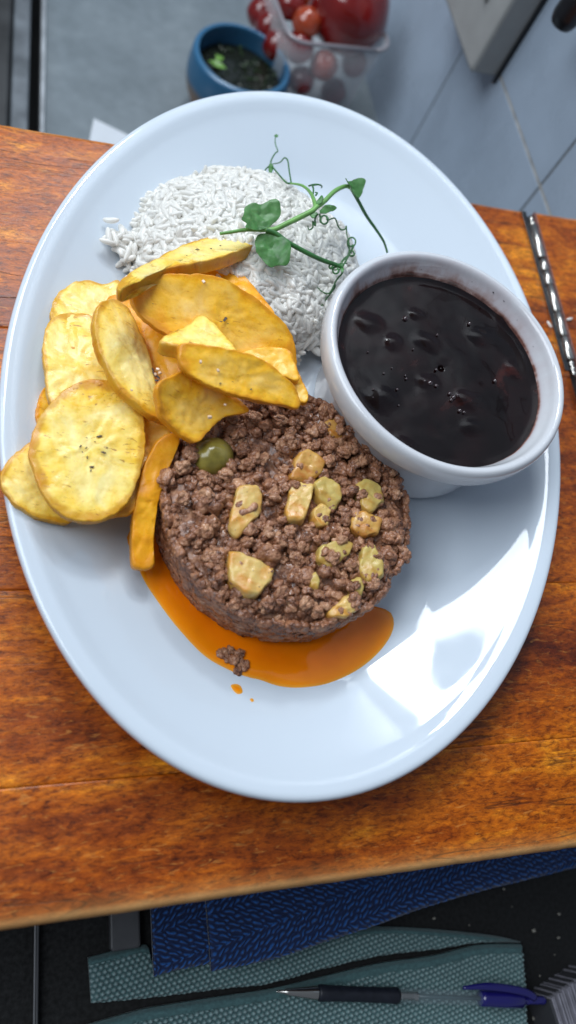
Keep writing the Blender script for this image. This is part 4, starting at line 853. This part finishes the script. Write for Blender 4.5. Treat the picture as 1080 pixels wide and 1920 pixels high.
# ---------------------------------------------------------------- in front, below the table: shelf, cloths, pen
ZS = -16.0
V, F = box(-40, 70, -60, 30, ZS - 2, ZS, .1); o = mesh('shelf', V, F, M_black, smooth=False, origin=(15, -15, ZS)); o['kind'] = 'structure'
V, F = box(-150, 250, -150, 250, -126, -125); o = mesh('floor', V, F, pmat('dark_floor', (.06, .06, .06), .6, ns=5, namp=.3), smooth=False); o['kind'] = 'structure'
def cloth(name, topl, botl, z, mat, pat, amp, parent, nu=420, nv=90, hem=0.0, zed=None, fold=0.0):
    """patch between two pixel polylines, real relief of the weave"""
    T = smooth_profile([at(x, y, z)[:2] for x, y in topl], 8); Bt = smooth_profile([at(x, y, z)[:2] for x, y in botl], 8)
    def res(P): d = np.r_[0, np.cumsum(np.linalg.norm(np.diff(P, axis=0), axis=1))]; s = np.linspace(0, d[-1], nu); return np.array([np.interp(s, d, P[:, q]) for q in (0, 1)]).T
    T, Bt = res(T), res(Bt); V = []; A = []
    for i in range(nu):
        for j in range(nv):
            t = j / (nv - 1); p = T[i] * (1 - t) + Bt[i] * t; wdt = np.linalg.norm(T[i] - Bt[i]); dT = t * wdt
            h = .18 * noise.noise(Vector((p[0] * .25, p[1] * .5, z))) + fold * math.sin(math.pi * t)
            eg = min(dT, (1 - t) * wdt, i / nu * 30 + .02, (nu - i) / nu * 30)
            h -= .5 * math.exp(-eg / .14)
            k = 0.0
            if dT > hem: k = pat(p[0], p[1]); h += amp * k
            else: h += .06 * math.sin(dT * 9)
            V.append((p[0], p[1], z + h)); A.append(k)
    F = grid_faces(nu, nv, close=False); nb_ = len(V); V2 = [(v[0], v[1], z - .7) for v in V]
    # skirt
    bd = [i * nv for i in range(nu)] + [(nu - 1) * nv + j for j in range(1, nv)] + [i * nv + nv - 1 for i in range(nu - 2, -1, -1)] + [j for j in range(nv - 2, 0, -1)]
    V += [(V[q][0], V[q][1], z - .8) for q in bd]; A += [0] * len(bd); m_ = len(bd); F = [tuple(reversed(f)) for f in F]
    F += [(bd[q], bd[(q + 1) % m_], nb_ + (q + 1) % m_, nb_ + q) for q in range(m_)]
    # orientation may mirror, harmless for shading
    return mesh(name, V, F, mat, parent, attrs={'weave': A})
def cmat(name, lo, hi):
    m, n, l, b = nt(name); a = n.new('ShaderNodeAttribute'); a.attribute_name = 'weave'; t = tex(n, l, coords(n, l), Scale=700.0, Detail=4.0)
    r = ramp(n, [(0.2, lo), (0.8, hi)]); l.new(a.outputs['Fac'], r.inputs[0]); c2 = ramp(n, [(.3, (.7,) * 3), (.7, (1.15,) * 3)]); l.new(t.outputs[0], c2.inputs[0])
    l.new(mix(n, l, 1, r.outputs[0], c2.outputs[0], 'MULTIPLY'), b.inputs['Base Color']); b.inputs['Roughness'].default_value = .9; b.inputs['Sheen Weight'].default_value = .2
    bump(n, l, b, t.outputs[0], .5, .0005); return m
M_blue = cmat('blue_towelling', (0.003, 0.016, 0.075), (0.012, 0.105, 0.38)); M_teal = cmat('teal_waffle', (0.07, 0.15, 0.155), (0.27, 0.39, 0.39))
def waffle(x, y):
    a, b_ = x * .985 + y * .17, -x * .17 + y * .985; u = a / .33; r_ = math.floor(b_ / .27); u += .5 * (r_ % 2); fu = u - math.floor(u) - .5; fv = b_ / .27 - r_ - .5
    return max(0, 1 - (abs(fu) * 1.7) ** 1.5 - (abs(fv) * 1.7) ** 1.5)
def herring(x, y):
    u = x * .97 + y * .2; v = -x * .2 + y * .97; band = math.floor(v / 1.7); s = 1 if band % 2 else -1
    d = u * 1.0 + s * v * 1.3 + .25 * noise.noise(Vector((x * 2, y * 2, 0))); return max(0, .5 + .5 * math.cos(d * 15.0)) * (.6 + .4 * math.cos(v * 17 + math.sin(u * 9)))
tc_ = thing('teal_waffle_cloth', 'folded pale teal waffle cloth on the dark shelf under the table', 'cloth', (*at(600, 1850, ZS)[:2], ZS))
cloth('upper_fold', [(166, 1798), (272, 1773), (292, 1800), (420, 1790), (500, 1770), (618, 1748), (709, 1739), (822, 1744), (930, 1755), (984, 1767)], [(172, 1884), (275, 1874), (363, 1864), (441, 1854), (508, 1846), (620, 1816), (715, 1794), (822, 1781), (903, 1769), (984, 1769)], ZS + .9, M_teal, waffle, .22, tc_, nu=700, nv=90, hem=.35)
cloth('lower_fold', [(150, 1930), (259, 1898), (311, 1888), (415, 1872), (518, 1856), (620, 1832), (715, 1809), (822, 1793), (903, 1774), (984, 1772)], [(130, 2010), (259, 2010), (311, 2010), (415, 2010), (518, 2010), (620, 2010), (715, 2010), (822, 2010), (903, 2010), (998, 2010)], ZS + 1.3, M_teal, waffle, .22, tc_, nu=700, nv=150, hem=.5)
bt = thing('blue_towel', 'dark blue textured towel hanging just below the front edge of the table', 'towel', (*at(650, 1720, ZS)[:2], ZS + 2))
cloth('left_fold', [(282, 1640), (330, 1630), (400, 1620)], [(291, 1833), (340, 1820), (400, 1808)], ZS + 3.2, M_blue, herring, .16, bt, nu=130, nv=150)
cloth('wide_fold', [(384, 1630), (560, 1600), (800, 1560), (1000, 1530), (1150, 1500)], [(400, 1824), (520, 1799), (620, 1766), (720, 1733), (860, 1685), (1150, 1612)], ZS + 4.0, M_blue, herring, .16, bt, nu=900, nv=150, hem=0)
V, F = box(*sorted((at(206, 1700, ZS + 1)[0], at(262, 1700, ZS + 1)[0])), at(230, 1782, ZS + 1)[1], at(230, 1650, ZS + 1)[1], ZS, ZS + 1, .12); o = mesh('grey_block', V, F, pmat('grey_plastic_block', (.075, .075, .08), .5, ns=80, namp=.2), smooth=False, origin=(*at(230, 1740, ZS)[:2], ZS)); tag(o, 'dull grey block on the shelf left of the blue towel', 'block')
V, F = box(at(63, 1800, ZS + .6)[0], at(73, 1800, ZS + .6)[0], -14, 0, ZS, ZS + .6, .08); o = mesh('metal_strip', V, F, pmat('dull_strip', (.12, .12, .125), .4, metal=.5), smooth=False, origin=(1, -7, ZS)); tag(o, 'thin dull metal strip on the dark shelf at the lower left', 'metal strip')
# crumbs on the shelf
for i, (x, y, s) in enumerate([(814, 1722, .10), (1048, 1714, .10), (1001, 1745, .13), (1047, 1758, .10), (1001, 1910, .13), (1015, 1914, .10), (945, 1667, .09), (880, 1735, .05), (1040, 1790, .05), (960, 1700, .04), (1012, 1830, .06)]):
    p = at(x, y, ZS + s); o = link('crumb', variants[i % 9][2], None, p); o.scale = (s * 1.3, s, s); o.data = variants[i % 9][2]
    o.material_slots[0].link = 'OBJECT'; o.material_slots[0].material = M_crumb; tag(o, ['pale crumb just below the wide part of the blue towel', 'pale crumb on the black shelf nearest the right edge of the photo', 'brightest crumb in the middle of the black shelf', 'pale crumb below and right of the brightest shelf crumb', 'pale crumb between the pen end and the notepad', 'small crumb just right of and below the pen end', 'tiny crumb closest to the tapering end of the blue towel', 'minute crumb above the top corner of the teal cloth', 'minute crumb below the middle crumbs at the right', 'minute crumb between the blue towel and the brightest crumb', 'minute crumb on bare shelf above the notepad'][i], 'crumb', 'crumbs on the black shelf')
# pen
pz = ZS + 2.35; a_ = at(518, 1859, pz); b_ = at(1022, 1876, pz); dv = (b_ - a_); Lp = np.linalg.norm(dv); dv /= Lp
pen = thing('ballpoint_pen', 'clear ballpoint pen with dark rubber grip and blue end on the teal cloth', 'pen', (a_ + b_) / 2)
def pl_(prof, name, mat, s0, s1, n_=28):
    prof = [(r_, s0 * Lp + (s1 - s0) * Lp * t) for r_, t in prof]; V, F = lathe(prof, (0, 0, 0), n_); mesh(name, rot_to(V, a_, dv), F, mat, pen)
M_grip = pmat('rubber_grip', (.008, .010, .018), .5, ns=300, namp=.3); M_cap = pmat('blue_plastic', (.012, .010, .14), .22, coat=.5)
M_clear = bpy.data.materials.new('clear_barrel'); M_clear.use_nodes = True; b = M_clear.node_tree.nodes['Principled BSDF']; b.inputs['Base Color'].default_value = (.6, .72, .78, 1); b.inputs['Roughness'].default_value = .08; b.inputs['Alpha'].default_value = .09
pl_([(.03, 0), (.07, .04), (.12, .2), (.16, .22), (.2, .3), (.34, .75), (.40, .9), (.40, 1)], 'tip', M_steel, 0, .14)
pl_([(.02, 0), (.42, 0), (.48, .03), (.44, .12), (.42, .5), (.45, .9), (.48, .97), (.44, 1), (.02, 1)], 'grip', M_grip, .142, .43)
pl_([(.42, 0), (.42, 1)], 'barrel', M_clear, .432, .80); pl_([(.01, 0), (.13, 0), (.13, 1), (.01, 1)], 'ink_tube', pmat('ink_tube', (.07, .11, .12), .3), .432, .78)
pl_([(.28, 0), (.28, .1), (.24, .12), (.28, .3), (.24, .32), (.28, .5), (.24, .52), (.28, .7), (.24, .72), (.28, 1)], 'spring', M_steel, .435, .50)
pl_([(.02, 0), (.44, 0), (.48, .1), (.52, .5), (.50, .85), (.3, .9), (.26, 1), (.26, 1.0), (.02, 1)], 'end_cap', M_cap, .74, .93); pl_([(.02, 0), (.23, .02), (.25, .2), (.25, .9), (.18, 1), (.02, 1)], 'push_button', M_cap, .925, 1.0)
pp = a_ + dv * Lp * .66; up2 = np.array([-dv[1], dv[0], 0]); V, F = tube([pp + up2 * .6 + [0, 0, .5], pp + dv * 1.8 + up2 * .75 + [0, 0, .62], pp + dv * 4.2 + up2 * .55 + [0, 0, .5], pp + dv * 5.3 + up2 * .2 + [0, 0, .3]], [.10, .24, .26, .25], 10, 6); mesh('clip', V, F, M_cap, pen)
# notepad at lower right
nz = ZS + 3.0; c0 = at(1034, 1878, nz); npd = thing('notepad', 'thick pad of grey-edged sheets in the bottom right corner', 'notepad', (*c0[:2], ZS))
M_pg = pmat('page_edge', (.28, .27, .31), .7, ns=200, namp=.2); M_cv = pmat('pad_cover', (.05, .05, .055), .5)
e1 = at(1085, 1845, nz) - c0; e1 /= np.linalg.norm(e1); e2 = at(1052, 1935, nz) - c0; e2 /= np.linalg.norm(e2)
for k in range(16):
    w_ = .10 if k else .16; hgt = 2.6 + .12 * math.sin(k * 2.3) + (.15 if k == 0 else 0); b0_ = c0 + e1 * (.27 * k) + e2 * (.05 * math.sin(k * 3.7)); b0_ = b0_ - [0, 0, nz - ZS]
    q = [b0_, b0_ + e2 * 8, b0_ + e2 * 8 + e1 * w_, b0_ + e1 * w_]; V = np.vstack([np.array(q), np.array(q) + [0, 0, hgt]])
    mesh('sheet', V, [(3, 2, 1, 0), (4, 5, 6, 7), (0, 1, 5, 4), (1, 2, 6, 5), (2, 3, 7, 6), (3, 0, 4, 7)], M_cv if k == 0 else M_pg, npd, False)
q = [c0 + e1 * .1 - [0, 0, .9], c0 + e1 * 4.2 - [0, 0, .9], c0 + e1 * 4.2 + e2 * 8 - [0, 0, .9], c0 + e1 * .1 + e2 * 8 - [0, 0, .9]]
V = np.vstack([np.array(q), np.array(q) - [0, 0, nz - ZS - 1.0]]); mesh('binding', V, [(0, 1, 2, 3), (7, 6, 5, 4), (0, 4, 5, 1), (1, 5, 6, 2), (2, 6, 7, 3), (3, 7, 4, 0)], M_cv, npd, False)
for o in list(S.objects):
    for kk in ('_b', '_n'):
        if kk in o: del o[kk]
